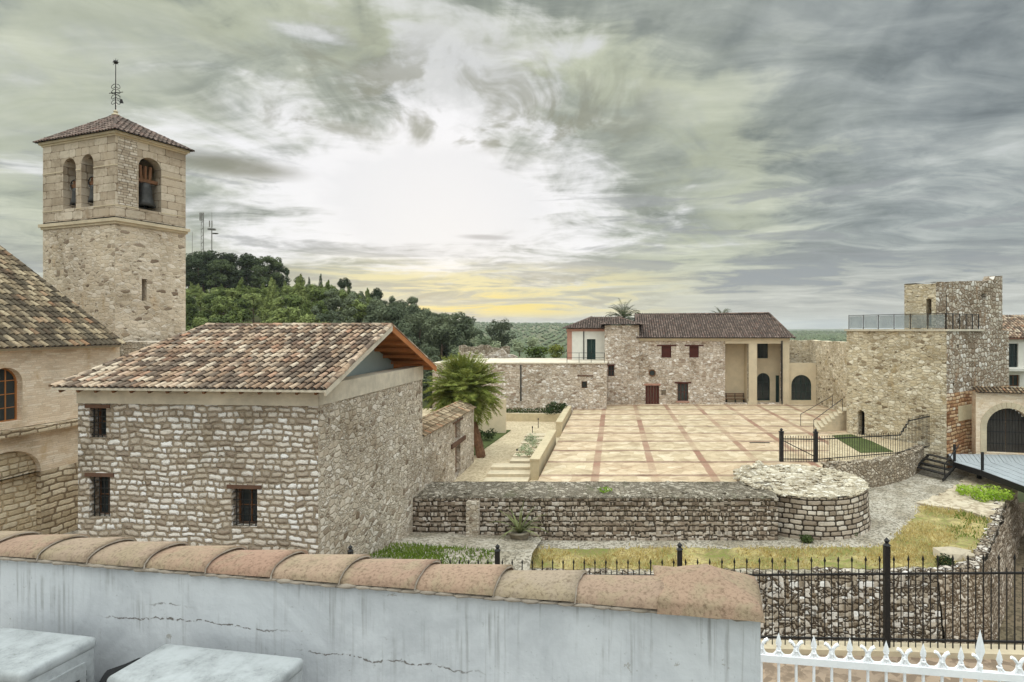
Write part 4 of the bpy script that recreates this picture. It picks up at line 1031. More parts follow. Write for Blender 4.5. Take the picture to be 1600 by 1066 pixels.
# ------------------------------------------------------------------ terrace block left of the house, courtyard walls
L = thing('terrace_block', 'low stone block with flat terrace and one tiny dark window left of the old house', 'building', (-8, 60, -.6))
Wt = Wall((-18.0, 57.0), (-.76, 57.0), -.8, 4.5, .5); tw_ = Wt.op(*Wt.rect(908.5, 917.5, 596, 607))
m_ = MB(); Wt.mesh(m_); Wall((-.76, 57.0), (-.76, 60.5), -.3, 4.5, .4).mesh(m_); Wall((-18, 66), (-18, 57), -.8, 4.5, .5).mesh(m_); m_.build('wall', 'house_rubble', L)
window(Wt, tw_, L, rec=.2, frame='old_wood', nx=1, nz=1, fw=.06)
m_ = MB(); Wt.box(m_, tw_[0]-.4, tw_[1]+.6, -.1, .05, tw_[3]+.5, tw_[3]+.62); m_.build('lintel', 'lintel_wood', L)
m_ = MB(); m_.box((-18.05, 56.93, 4.505), (-.70, 66, 4.62)); m_.build('terrace_slab', 'concrete', L)
m_ = MB(); Wt.box(m_, Wt.u_px(813), Wt.u_px(815), .02, .1, .8, 4.4); m_.build('drain_pipe', 'iron_grey', L)
rl = thing('terrace_railing', 'thin black railing along the edge of the flat terrace', 'railing', (-3, 57.1, 4.62))
for x in (-4.7, -3.5, -2.3, -1.0):
    m_ = MB(); m_.beam((x, 57.1, 4.62), (x, 57.1, 5.6), .05, .05); m_.build('post', 'black_iron', rl)
for z in (5.58, 5.1):
    m_ = MB(); m_.beam((-4.7, 57.1, z), (-1.0, 57.1, z), .04, .04); m_.build('rail', 'black_iron', rl)
ru = thing('ruined_wall', 'broken old stone wall beyond the terrace, left of the dark bush', 'wall', (-17, 68, 0))
m_ = MB(); Wq = Wall((-18.0, 68), (-11.5, 68), -2, 6.2, .6); Wq.mesh(m_, caps=True, top=lambda u: 5.0+.5*hn(u*2.3, 1)+(.35 if 2 < u < 5 else 0)); m_.build('wall', 'house_rubble', ru)
m_ = MB(); Wall((-20, 74), (-13.5, 74), -2, 7, .6).mesh(m_, caps=True, top=lambda u: 5.7+.35*hn(u*2.9, 5)); m_.build('wall', 'kerb_rubble', ru)
kw = MB(); Wk = Wall((-11.2, 53.5), (-4.9, 53.0), -.65, .12, .45); Wk.mesh(kw, caps=True); tag(kw.build('planter_wall', 'ochre_stone'), 'long low ochre planter wall at the far end of the sunken path', 'planter')

# rampart behind, right of the house
RW = thing('curtain_wall', 'tall weathered castle wall closing the plaza right of the old house', 'wall', (21, 58, 0))
m_ = MB(); Wall((18.5, 63.6), (21.4, 62.9), -.3, 6.8, .8).mesh(m_, top=lambda u: 6.75+.08*hn(u*3, 1)); Wall((21.25, 62.9), (21.95, 52.5), -.3, 6.75, .8).mesh(m_, top=lambda u: 6.7+.08*hn(u*3, 7)); m_.build('wall', 'castle_rubble', RW)
m_ = MB(); Wall((21.95, 52.5), (23.5, 40), -.3, 6.6, .8).mesh(m_); m_.build('return_wall', 'castle_rubble', RW)

# ------------------------------------------------------------------ castle keep
K = thing('castle_keep', 'ruined square castle tower with sandy lower block and grey broken turret', 'tower', (22.5, 43, -1))
kA, kB = Vector((17.9, 44.4)), Vector((22.2, 38.5)); kd = (kB-kA).normalized(); kn = Vector((-kd.y, kd.x)); kC = kB+kn*10.3; kD = kA+kn*10.3
W1 = Wall(kA, kB, -1.4, 7.78, .9); dk_ = W1.rect(1340, 1351, 641, 688); W1.op(*dk_, True, .3)
m_ = MB(); W1.mesh(m_); m_.build('wall', 'castle_rubble', K)
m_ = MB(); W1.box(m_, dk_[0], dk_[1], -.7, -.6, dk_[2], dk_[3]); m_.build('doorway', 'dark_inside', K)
W2 = Wall(kB, kC, 3.6, 7.78, .9); W2b = Wall(kB, kC, -1.4, 3.6, .9)
for px, py in ((1497, 541), (1538, 546), (1490, 600)):
    u = W2.u_px(px); z = W2.z_py(u, py); W2.op(u-.12, u+.12, z-.12, z+.12)
m_ = MB(); W2.mesh(m_); Wall(kC, kD, -1.4, 7.78, .9).mesh(m_); Wall(kD, kA, -1.4, 7.78, .9).mesh(m_); m_.build('wall', 'keep_rubble', K)
m_ = MB(); W2b.mesh(m_); m_.build('lower_wall', 'keep_red', K)
m_ = MB(); e_ = .12
m_.prism([tuple(kA-kn*e_-kd*e_), tuple(kB-kn*0+kd*e_-kn*e_), tuple(kB+kn*5.6+kd*e_), tuple(kB+kn*5.6-kd*1.0), tuple(kD-kd*e_)], 7.785, 7.92); m_.build('platform', 'concrete', K)
kT = kA+(kB-kA)*.85+kn*.9; tE = kT+kn*11.2; tF = kT-kd*2.2; tG = tF+kn*11.2
def ttop(u): return 11.2+.06*u+.03*hn(u*3.1, 2)+(.38 if u > 9.6 else 0)
W3 = Wall(kT, tE, -1, 12.2, .8)
u = W3.u_px(1537.5); z = W3.z_py(u, 462.5); W3.op(u-.45, u+.45, z-.22, z+.18)
u = W3.u_px(1497.5); z = W3.z_py(u, 502); W3.op(u-.2, u+.2, z-.2, z+.2)
m_ = MB(); W3.mesh(m_, top=ttop); Wall(tE, tG, -1, 11.8, .8).mesh(m_); Wall(tG, tF, -1, 11.2, .8).mesh(m_); m_.build('turret_wall', 'keep_rubble', K)
W4 = Wall(tF, kT, -1, 11.1, .8); o_ = W4.rect(1447, 1455.5, 467, 510); W4.op(*o_)
m_ = MB(); W4.mesh(m_, top=lambda u: 11.12+.05*hn(u*3, 3)); m_.build('turret_wall', 'castle_rubble', K)
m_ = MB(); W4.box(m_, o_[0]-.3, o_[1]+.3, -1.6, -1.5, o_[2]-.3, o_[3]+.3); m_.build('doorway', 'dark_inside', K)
rp = W2b.rect(1497, 1520, 633, 656); m_ = MB(); W2b.box(m_, *rp[:2], -.05, .03, *rp[2:]); m_.build('stone_panel', 'ochre_stone', K)
gr = thing('glass_railing', 'glass and steel railing round the flat roof of the castle tower', 'railing', (20, 42, 7.92))
ln = [kA+kn*.15+kd*.1, kB+kn*.12-kd*.1, kB+kn*5.2-kd*.1]
for (a, b, nseg, gl) in ((ln[0], ln[1], 6, True), (ln[1], ln[2], 5, False)):
    for i in range(nseg+1):
        q = a.lerp(b, i/nseg); m_ = MB(); m_.beam((q.x, q.y, 7.92), (q.x, q.y, 9.0), .05, .05); m_.build('post', 'iron_grey', gr)
    m_ = MB(); m_.beam((a.x, a.y, 8.98), (b.x, b.y, 8.98), .05, .04); m_.build('rail', 'iron_grey', gr)
    if gl:
        for i in range(nseg):
            q, r2_ = a.lerp(b, (i+.06)/nseg), a.lerp(b, (i+.94)/nseg); m_ = MB(); m_.beam((q.x, q.y, 8.46), (r2_.x, r2_.y, 8.46), .02, .92); m_.build('glass_panel', 'glass_grey', gr)
    else:
        m_ = MB()
        for i in range(24):
            q = a.lerp(b, (i+.5)/24); m_.beam((q.x, q.y, 7.92), (q.x, q.y, 8.97), .018, .018)
        m_.build('bar_panel', 'iron_grey', gr)

# gate
GW = thing('gate_wall', 'ochre gatehouse wall with stone arch and tiled coping beside the castle tower', 'gatehouse', (27, 38.7, -.5))
W5 = Wall((24.6, 39.2), (31.5, 37.7), -1.6, 3.6, .7); r = W5.rect(1541.5, 1611, 638, 712); r[2] = -.45; go = W5.op(*r, True, (r[1]-r[0])*.5)
m_ = MB(); W5.mesh(m_, caps=True); m_.build('wall', 'church_brick', GW)
m_ = MB(); ro = (r[1]-r[0])/2; cu_ = (r[0]+r[1])/2; sp_ = r[3]-ro
for k in range(17):
    a0, a1_ = PI*k/17+.008, PI*(k+1)/17-.008
    q = [(cu_-ro*math.cos(a0), sp_+ro*math.sin(a0)), (cu_-ro*math.cos(a1_), sp_+ro*math.sin(a1_)), (cu_-(ro+.38)*math.cos(a1_), sp_+(ro+.38)*math.sin(a1_)), (cu_-(ro+.38)*math.cos(a0), sp_+(ro+.38)*math.sin(a0))]
    m_.hexa([W5.pt(a, -.1, z) for a, z in q]+[W5.pt(a, .035, z) for a, z in q])
for a, b in ((r[0]-.38, r[0]), (r[1], r[1]+.38)):
    for z in range(4): W5.box(m_, a, b, -.1, .035, -.45+z*(sp_+.45)/4+.01, -.45+(z+1)*(sp_+.45)/4-.005)
m_.build('arch_surround', 'dressed_stone', GW)
for a, b in ((r[0], cu_-.01), (cu_+.01, r[1])):
    m_ = MB(); n_ = 7
    for i in range(n_):
        u0_, u1_ = a+(b-a)*i/n_, a+(b-a)*(i+1)/n_; x = min(abs(u0_-cu_), abs(u1_-cu_)); x2 = max(abs(u0_-cu_), abs(u1_-cu_))
        W5.box(m_, u0_+.01, u1_-.01, -.5, -.42, -.44, sp_+ro*math.sqrt(max(0, 1-(x2/ro*.98)**2)))
    lf = m_.build('gate_leaf', 'gate_wood', GW)
    q = MB()
    for z in (.1, .9, 1.7): W5.box(q, a+.03, b-.03, -.42, -.40, z, z+.08)
    q.build('strap', 'black_iron', lf)
m_ = MB(); tiled(m_, W5.pt(0, .25, 3.62), (W5.d.x, W5.d.y, 0), (-W5.n.x, -W5.n.y, .35), [(0, 0), (W5.L, 0), (W5.L, 1.0), (0, 1.0)], tw=.24, tl=.36, seed=71); m_.build('coping', ['tile_wall', 'tile_channel'], GW)

# white house at the edge
WH = thing('white_house', 'white house with balcony window seen past the castle tower', 'house', (36, 50, 0))
W6 = Wall((33.0, 50.0), (41, 48.5), -1, 7.05, .5); r1 = W6.op(*W6.rect(1576, 1591, 537, 574)); r2 = W6.op(*W6.rect(1577, 1593, 586, 604))
m_ = MB(); W6.mesh(m_); Wall((33.4, 58), (33.0, 50), -1, 7.05, .5).mesh(m_); m_.build('wall', 'white_render', WH)
window(W6, r1, WH, frame='green_frame', nx=2, nz=2, fw=.08); window(W6, r2, WH, frame='old_wood', nx=2, nz=1, fw=.08)
m_ = MB(); W6.box(m_, r1[0]-.4, r1[1]+.6, .005, .7, r1[2]-.3, r1[2]-.08); m_.build('balcony', 'white_render', WH)
m_ = MB(); W6.box(m_, r1[0]-.28, r1[0]-.02, -.1, .06, r1[2]-.05, r1[3]+.3); W6.box(m_, 0, 8, -.3, .3, 7.06, 7.2); m_.build('trim', 'pink_trim', WH)
m_ = MB(); slope(m_, W6.pt(-.4, .35, 7.15), W6.pt(8, .35, 7.15), W6.pt(8, -4.5, 9.2), W6.pt(1.8, -4.5, 9.2), tw=.26, tl=.4, r=.1, seed=72); m_.build('roof', ['tile_house', 'tile_channel'], WH)

# ------------------------------------------------------------------ forecourt, stairs, kerb wall, mid fence
m_ = MB(); m_.prism([(13.21, 35.4), (13.4, 34.3), (16.0, 35.0), (17.9, 36.3), (19.3, 37.7), (21.0, 39.8), (17.85, 44.3), (16.21, 43.6)], -1.5, -.004); structure(m_.build('forecourt', 'path_mat'), 'pale forecourt at the foot of the castle tower')
m_ = MB(); m_.prism([(16.21, 43.7), (17.88, 44.5), (22, 52), (22, 46.2)], -1.5, -.004); structure(m_.build('forecourt', 'path_mat'), 'strip of paving behind the stairs')
stp = MB(); rn = random.Random(4)
for k in range(8):
    stp.prism([(15.6+k*.33, 44.2+k*.17), (16.3+k*.33+.02, 47.4), (19.2, 47.4), (18.5, 45.4)] if k < 7 else [(17.9, 45.2), (18.4, 47.4), (19.4, 47.4), (18.9, 45.6)], -.01+k*.19 if k else -.2, .19*(k+1))
st = tag(stp.build('stone_stairs', 'dressed_stone'), 'stone stairs climbing to the corner of the castle tower', 'stairs')
for off, lab in ((44.2, 'iron handrail on the near side of the stone stairs'), (47.3, 'iron handrail on the far side of the stone stairs')):
    hr = thing('handrail', lab, 'handrail', (15.4, off, 0))
    a = Vector((15.3, off, 0)); b = Vector((17.9, off+1.0 if off < 46 else off, 1.5))
    for q in (a, b):
        m_ = MB(); m_.tube([q, q+Vector((0, 0, .95))], .025, 6); m_.build('post', 'iron_grey', hr)
    m_ = MB(); m_.tube([a+Vector((0, 0, .95)), b+Vector((0, 0, .95))], .025, 6); m_.build('rail', 'iron_grey', hr)

kp = [(11.9, 34.2), (12.2, 33.5), (13.6, 33.6), (16.0, 34.5), (18.2, 36.0), (19.6, 37.4), (20.9, 38.9)]
m_ = MB()
for (a, b) in zip(kp[1:6], kp[2:7]):
    Wk_ = Wall(a, b, -1.6, .08, .6); Wk_.mesh(m_, top=lambda u: .04+.10*hn(u*4+a[0], 2))
for k in range(60):
    t = rn.random()*5; i = int(t); q = Vector(kp[1+i]).lerp(Vector(kp[2+i]), t-i); m_.blob((q.x+rn.uniform(-.1, .5)*.3, q.y+rn.uniform(0, .45), .06+rn.uniform(-.05, .05)), (rn.uniform(.1, .22), rn.uniform(.1, .2), rn.uniform(.06, .12)), k)
tag(m_.build('kerb_wall', 'kerb_rubble'), 'low curving rubble wall under the iron fence by the castle tower', 'wall')

def picket_mesh(h, s_=.018, spear=True):
    m_ = MB(); m_.beam((0, 0, 0), (0, 0, h-.12 if spear else h), s_, s_)
    if spear:
        c = s_*1.2; z0 = h-.13
        m_.idx([(-c*.5, 0, z0), (0, -c*.5, z0), (c*.5, 0, z0), (0, c*.5, z0), (-c, 0, z0+.04), (0, -c, z0+.04), (c, 0, z0+.04), (0, c, z0+.04), (0, 0, h)],
               [(0, 1, 5, 4), (1, 2, 6, 5), (2, 3, 7, 6), (3, 0, 4, 7), (4, 5, 8), (5, 6, 8), (6, 7, 8), (7, 4, 8)])
    return m_
def place(me_obj, parent, loc, rz=0):
    o = me_obj.copy(); COL.objects.link(o); o.parent = parent; o.matrix_parent_inverse = Matrix.Translation(-Vector(parent.location)); o.location = loc; o.rotation_euler = (0, 0, rz); return o
MF = thing('iron_fence', 'black picket fence with two thick posts between plaza and castle tower', 'fence', (12, 34.4, 0))
f0, f1, f2, f3, f4 = (Vector((10.0, 34.5)), Vector((12.0, 34.35)), Vector((17.9, 36.25)), Vector((19.2, 37.35)), Vector((21.3, 38.9)))
for q in (f0, f1):
    m_ = MB(); m_.box((q.x-.11, q.y-.11, -.1), (q.x+.11, q.y+.11, 1.75)); m_.lathe([(.17, 1.75), (.17, 1.8), (.06, 1.84), (.1, 1.92), (0, 2.0)], (q.x, q.y, 0), 10); m_.build('post', 'black_iron', MF)
def run(a, b, ztop0, ztop1, zbot, parent, n, step=False):
    base = None
    for i in range(n):
        t = (i+.5)/n; q = a.lerp(b, t); zt_ = ztop0+(ztop1-ztop0)*(math.floor(t*5)/4 if step else t)
        m_ = picket_mesh(zt_-zbot+.22, .022); m_.v = [(x+q.x, y+q.y, z+zbot) for x, y, z in m_.v]; m_.build('picket', 'black_iron', parent)
    m_ = MB()
    if step:
        for i in range(5):
            p, r_ = a.lerp(b, i/5), a.lerp(b, (i+1)/5); z = ztop0+(ztop1-ztop0)*i/4; m_.beam((p.x, p.y, z), (r_.x, r_.y, z), .05, .07)
            if i: m_.beam((p.x, p.y, z), (p.x, p.y, z-(ztop1-ztop0)/4), .05, .05)
    else: m_.beam((a.x, a.y, ztop0), (b.x, b.y, ztop1), .05, .06)
    m_.beam((a.x, a.y, zbot+.15), (b.x, b.y, zbot+.15), .04, .05); m_.build('rail', 'black_iron', parent)
run(f0, f1, 1.35, 1.35, 0, MF, 13); run(f1, f2, 1.35, 1.25, 0, MF, 34); run(f2, f3, 1.25, 2.0, 0, MF, 8, True); run(f3, f4, 2.0, 2.05, -.1, MF, 14)
m_ = MB(); m_.beam((f0.x, f0.y, 1.3), (f1.x, f1.y, .3), .04, .05); m_.build('brace', 'black_iron', MF)

# ------------------------------------------------------------------ rampart, bastion, moat wall
def rough(mb, pts, step, amp, seed):
    """quad patch a,b,c,d subdivided and roughened; returns nothing"""
    a, b, c, d = (Vector(q) for q in pts); nu = max(1, int((b-a).length/step)); nv = max(1, int((d-a).length/step)); nn = (b-a).cross(d-a).normalized(); vs = []
    for j in range(nv+1):
        for i in range(nu+1):
            p = a.lerp(b, i/nu).lerp(d.lerp(c, i/nu), j/nv)
            h = amp*(hn(p.x*2.7+p.z*3.1+seed, p.y*2.9+p.z*2.3)+.6*hn(p.x*7.1+seed, p.z*8+p.y*6.7)); vs.append(p+nn*h)
    mb.idx(vs, [(j*(nu+1)+i, j*(nu+1)+i+1, (j+1)*(nu+1)+i+1, (j+1)*(nu+1)+i) for j in range(nv) for i in range(nu)])
RP = thing('rampart', 'thick low dark stone rampart between stone house and round bastion', 'wall', (-1, 26.8, -1.35))
y0, y1 = 25.75, 28.3
m_ = MB(); rough(m_, [(-9.2, y0-.12, -2.2), (7.3, y0-.12, -2.2), (7.3, y0, .36), (-9.2, y0, .36)], .16, .035, 1); m_.build('wall', 'rampart_stone', RP)
m_ = MB(); rough(m_, [(-9.2, y0-.02, .36), (7.3, y0-.02, .36), (7.6, y1, .42), (-9.2, y1, .42)], .16, .035, 2)
rough(m_, [(7.6, y1, .42), (-9.2, y1, .42), (-9.2, y1+.02, -.8), (7.6, y1+.02, -.8)], .3, .02, 3)
for k in range(260):
    x = rn.uniform(-9, 7.2); yy = rn.choice((y0+.1, y0+.15, rn.uniform(y0, y1), y1-.1)); m_.blob((x, yy+rn.uniform(-.1, .1), .37+rn.uniform(-.03, .03)), (rn.uniform(.08, .2), rn.uniform(.07, .16), rn.uniform(.03, .08)), k)
m_.build('wall_top', 'rampart_top', RP)
m_ = MB(); rough(m_, [(-6.55, y0-.45, -2), (-6.0, y0-.45, -2), (-6.0, y0-.15, .3), (-6.55, y0-.15, .3)], .2, .03, 4); m_.box((-6.55, y0-.3, -2), (-6.0, y0+.1, .28)); m_.build('buttress', 'gable_rubble', RP)

BS = thing('bastion', 'round stone bastion with a flat pale rubble top', 'bastion', (9.35, 28.9, -1.35))
def ring(mb, c, prof, n, uvr, amp, seed):
    vs = []; us = []
    for r, z in prof:
        for k in range(n+1):
            a = 2*PI*k/n+PI/2; rr2 = r+amp*(hn(a*9+seed, z*5)+.6*hn(a*21, z*9+seed)) if k < n else r+amp*(hn((PI/2)*9+seed, z*5)+.6*hn((PI/2)*21, z*9+seed))
            vs.append((c[0]+rr2*math.cos(a), c[1]+rr2*math.sin(a), z)); us.append((a*uvr, z if abs(prof[0][1]-prof[-1][1]) > .5 else r))
    i0 = len(mb.v); mb.v += vs
    for j in range(len(prof)-1):
        for k in range(n):
            f = (j*(n+1)+k, j*(n+1)+k+1, (j+1)*(n+1)+k+1, (j+1)*(n+1)+k); mb.f.append(tuple(i0+q for q in f)); mb.uv.append([us[q] for q in f]); mb.mi.append(0)
bc = (9.35, 28.95)
m_ = MB(); ring(m_, bc, [(3.32-.22*t/10, -2.2+2.52*t/10) for t in range(11)], 96, 3.1, .03, 1); m_.build('drum', 'bastion_stone', BS)
m_ = MB(); vs = []; N_ = 72
for j in range(9):
    r_ = 3.12*j/8
    for k in range(N_):
        a = 2*PI*k/N_; x, y = bc[0]+r_*math.cos(a), bc[1]+r_*math.sin(a); vs.append((x, y, .33+.04*hn(x*3, y*3)+(.04 if j > 6 else -.02)))
m_.idx(vs, [(j*N_+k, j*N_+(k+1) % N_, (j+1)*N_+(k+1) % N_, (j+1)*N_+k) for j in range(8) for k in range(N_)])
for k in range(60):
    a = rn.uniform(1.9, 3.9); r_ = 3.1+rn.uniform(-.25, .1); m_.blob((bc[0]+r_*math.cos(a), bc[1]+r_*math.sin(a), .42+rn.uniform(-.05, .12)), (rn.uniform(.14, .3), rn.uniform(.12, .22), rn.uniform(.08, .15)), k+500)
for k in range(240):
    a = rn.uniform(0, 2*PI); r_ = 3.0+rn.uniform(-.12, .08) if k < 150 else 3*math.sqrt(rn.random()); m_.blob((bc[0]+r_*math.cos(a), bc[1]+r_*math.sin(a), .36+rn.uniform(-.02, .02)), (rn.uniform(.1, .22), rn.uniform(.1, .2), rn.uniform(.03, .08)), k)
m_.build('drum_top', 'bastion_top_stone', BS)

MW = thing('moat_wall', 'long rubble retaining wall of the moat seen through the black fence', 'wall', (5, 22, -4))
m_ = MB()
def poly_wall(mb, P, z0, z1, bat, seed, step=.2, amp=.05):
    V_ = [Vector(p) for p in P]; N_ = []
    for i in range(len(V_)):
        t = (V_[min(i+1, len(V_)-1)]-V_[max(i-1, 0)]).normalized(); N_.append(Vector((t.y, -t.x)))
    for i, (a, b) in enumerate(zip(V_, V_[1:])):
        lo_a, lo_b = a+N_[i]*bat, b+N_[i+1]*bat
        rough(mb, [(lo_a.x, lo_a.y, z0), (lo_b.x, lo_b.y, z0), (b.x, b.y, z1), (a.x, a.y, z1)], step, amp, seed)
poly_wall(m_, [(-9.0, 22.1), (-4, 21.9), (2, 21.8), (8, 21.9), (12.3, 21.9)], -4.6, ZT+.06, .4, 1); m_.build('wall', 'moat_stone', MW)
m_ = MB(); poly_wall(m_, [(12.3, 21.9), (14.3, 22.5), (16.1, 24.5), (18.5, 27.5), (21.5, 31.5), (24.6, 35.4)], -4.6, ZT+.10, .5, 2, .2, .09); m_.build('wall', 'scree_stone', MW)
m_ = MB()
for k in range(230):
    t = rn.random()*8; P_l = [(-9.0, 22.3), (-4, 22.1), (2, 22.0), (8, 22.1), (12.3, 22.1), (14.2, 22.8), (16.0, 24.8), (18.4, 27.8), (21.4, 31.8)]; i = int(t); q = Vector(P_l[i]).lerp(Vector(P_l[i+1]), t-i)
    m_.blob((q.x+rn.uniform(-.1, .1), q.y+rn.uniform(-.15, .3), ZT+.05), (rn.uniform(.12, .3), rn.uniform(.1, .22), rn.uniform(.05, .12)), k)
m_.build('cap_stones', 'moat_stone', MW)
for px, py, s_, lab in ((1488, 863, 1.0, 'grey boulder at the lip of the moat below the yellow grass'), (982, 830, .42, 'small rough stone lying at the foot of the rampart')):
    q = on_z(px, py+8*s_, ZT); m_ = MB(); m_.blob((q.x, q.y, ZT+.12*s_), (.75*s_, .5*s_, .34*s_), 5, amp=.2); m_.blob((q.x+.5*s_, q.y-.1, ZT+.1), (.4*s_, .3*s_, .2*s_), 8); tag(m_.build('boulder', 'rock'), lab, 'boulder')

# ------------------------------------------------------------------ plants in the moat
def clump(mb, c, r, n, size, seed, up=.3):
    """leaf faces through an ellipsoid, denser towards its skin"""
    q = random.Random(seed); c = Vector(c)
    for _ in range(n):
        a, z = q.uniform(0, 2*PI), q.uniform(-1, 1); s_ = math.sqrt(1-z*z); d_ = Vector((s_*math.cos(a), s_*math.sin(a), z)); k = q.uniform(.45, 1)**.6
        p = c+Vector((d_.x*r[0], d_.y*r[1], d_.z*r[2]))*k
        nn = (d_+Vector((q.uniform(-1, 1), q.uniform(-1, 1), q.uniform(-1, 1)+up))*.8).normalized()
        t = nn.cross(Vector((q.uniform(-1, 1), q.uniform(-1, 1), q.uniform(-1, 1)))).normalized(); b_ = nn.cross(t); w_ = size*q.uniform(.6, 1.3)
        mb.face([p-t*w_*.5, p+b_*w_*.32, p+t*w_*.6, p-b_*w_*.32])
pc = Vector((-4.15, 25.2, ZT))
AG = thing('potted_agave', 'spiky agave in a squat pot standing before the dark rampart', 'potted plant', pc)
m_ = MB(); m_.lathe([(0, 0), (.30, 0), (.34, .1), (.42, .5), (.46, .52), (.46, .60), (.38, .60), (.36, .50), (0, .48)], pc, 20); m_.build('pot', 'pot_clay', AG, True)
m_ = MB(); q = random.Random(3)
for k in range(30):
    a = k*2.4; tilt = q.uniform(.15, 1.25); L_ = q.uniform(1.0, 1.6); pts = []
    for i in range(6):
        t = i/5; r_ = L_*t*math.sin(tilt*(.75+.35*t)); z = .5+L_*t*math.cos(tilt*(.7+.6*t)); pts.append(pc+Vector((r_*math.cos(a), r_*math.sin(a), z)))
    sd = Vector((-math.sin(a), math.cos(a), 0))
    for i in range(5):
        w0, w1 = .055*(1-(i/5)**2), .055*(1-((i+1)/5)**2)
        m_.face([pts[i]-sd*w0, pts[i]+Vector((0, 0, -.02)), pts[i+1]+Vector((0, 0, -.02)), pts[i+1]-sd*w1]); m_.face([pts[i]+Vector((0, 0, -.02)), pts[i]+sd*w0, pts[i+1]+sd*w1, pts[i+1]+Vector((0, 0, -.02))])
m_.build('leaves', 'agave_leaf', AG)
gc = on_z(1535, 775, ZT+.1)
m_ = MB(); q = random.Random(8)
for k in range(26):
    clump(m_, (gc.x+q.uniform(-1.1, 1.1), gc.y+q.uniform(-1.0, 1.0), gc.z+.22+q.uniform(-.1, .12)), (.34, .34, .30), 70, .13, k, .8)
tag(m_.build('bright_shrub', 'bright_leaf'), 'bright green low shrub on the bare rock by the footbridge', 'shrub')
for i, (px, py, r_, lab) in enumerate(((1255, 848, .38, 'dark green weed at the foot of the round bastion'), (1330, 838, .3, 'small weed tuft at the right foot of the round bastion'), (1175, 832, .28, 'small weed tuft in the corner between rampart and bastion'), (1475, 885, .5, 'green weeds under the boulder at the moat lip'))):
    p = on_z(px, py, ZT); m_ = MB()
    for k in range(4): clump(m_, (p.x+.3*hn(k, i), p.y+.2*hn(i, k), p.z+r_*.4), (r_*.7, r_*.6, r_*.5), 80, .1, k+i*7, .6)
    tag(m_.build('weed', 'hedge_leaf'), lab, 'weed')
p = on_z(945, 768, .4); m_ = MB(); clump(m_, (p.x, p.y, .48), (.36, .3, .14), 120, .09, 3, .9); tag(m_.build('weed', 'bright_leaf'), 'bright green weed growing on top of the rampart', 'weed')

# ------------------------------------------------------------------ sunken garden edge: bench walls, planter, steps, lights
for (x0, x1_, ya, yb, lab) in ((-4.75, -4.25, 32.5, 42.0, 'nearer of two low ochre bench walls at the plaza edge'), (-4.62, -4.15, 45.6, 55.5, 'farther of two low ochre bench walls at the plaza edge')):
    bw = thing('bench_wall', lab, 'wall', ((x0+x1_)/2, ya, 0)); m_ = MB(); m_.box((x0, ya, -.6), (x1_, yb, .5)); m_.build('wall', 'ochre_stone', bw)
    m_ = MB()
    for k in range(int((yb-ya)/.95)): m_.box((x0-.03, ya-.03+k*.95, .502), (x1_+.03, ya-.03+k*.95+.94, .60))
    m_.build('capping', 'ochre_stone', bw)
pl = thing('planter', 'sloping stone planter of dry plants left of the nearer bench wall', 'planter', (-5.5, 38, -.6))
m_ = MB()
for k in range(7): m_.box((-6.3, 34.6+k*1.05, -.6), (-4.76, 35.62+k*1.05, .0+.06*k))
m_.build('bed', 'dressed_stone', pl)
m_ = MB(); q = random.Random(12)
for k in range(26): clump(m_, (q.uniform(-6.0, -5.0), q.uniform(35.2, 41.6), .28+q.uniform(-.05, .1)), (.28, .28, .14), 40, .11, k, .8)
m_.build('plants', 'scrub_leaf', pl)
sp = MB()
for k in range(4): sp.box((-7.2, 30.57+k*.95, -.6), (-4.77, 31.51+k*.95, -.57+.16*k))
tag(sp.build('garden_steps', 'dressed_stone'), 'broad shallow steps from the sunken path up to the plaza', 'steps')
for i, (px, py) in enumerate(((808, 722), (821, 700), (832, 683), (841, 669))):
    p = on_z(px, py, -.6); bo = thing('path_light', ('slim garden light post nearest the annex, first along the sunken path', 'slim garden light post, second along the sunken path', 'slim garden light post, third along the sunken path', 'slim garden light post, farthest along the sunken path')[i], 'light', p, 'slim light posts beside the sunken path')
    m_ = MB(); m_.tube([p, p+Vector((0, 0, .72))], .035, 8); m_.build('post', 'lamp_metal', bo)
    m_ = MB(); m_.tube([p+Vector((0, 0, .72)), p+Vector((0, 0, .84))], .055, 8); m_.build('head', 'iron_grey', bo)
for px, py, lab in ((775, 744, 'dark iron drain grate in the paving by the annex wall'), (808, 749, 'long dark iron drain grate below the garden steps'), (1187, 692, 'narrow iron drain slot in the plaza paving')):
    p = on_z(px, py, -.6 if px < 900 else 0); m_ = MB(); wd_ = .7 if px != 775 else .4
    for k in range(6): m_.box((p.x-wd_, p.y-.14+k*.05, p.z+.002), (p.x+wd_, p.y-.11+k*.05, p.z+.014))
    tag(m_.build('drain_grate', 'black_iron'), lab, 'grate')
q = random.Random(5)
m_ = MB()
for k in range(30): clump(m_, (-11.0+k*.2, 54.0+q.uniform(-.2, .3), .25), (.3, .3, .32), 50, .14, k)
tag(m_.build('low_hedge', 'hedge_leaf'), 'low dark hedge behind the ochre planter wall under the terrace block', 'hedge')
m_ = MB()
for k in range(16): clump(m_, (-5.4+q.uniform(-.7, .6), 54.3+q.uniform(-1.5, 1), .3+q.uniform(0, .6)), (.45, .45, .4), 70, .16, k)
tag(m_.build('dark_shrub', 'hedge_leaf'), 'dark shrub in the corner between the terrace block and the farther bench wall', 'shrub')
m_ = MB()
for k in range(10): clump(m_, (-9.9+q.uniform(-.7, .7), 44+q.uniform(-.5, .5), -.3+q.uniform(0, .4)), (.4, .4, .35), 70, .14, k)
tag(m_.build('dark_shrub', 'hedge_leaf'), 'small dark shrub on the lawn behind the big palm trunk', 'shrub')
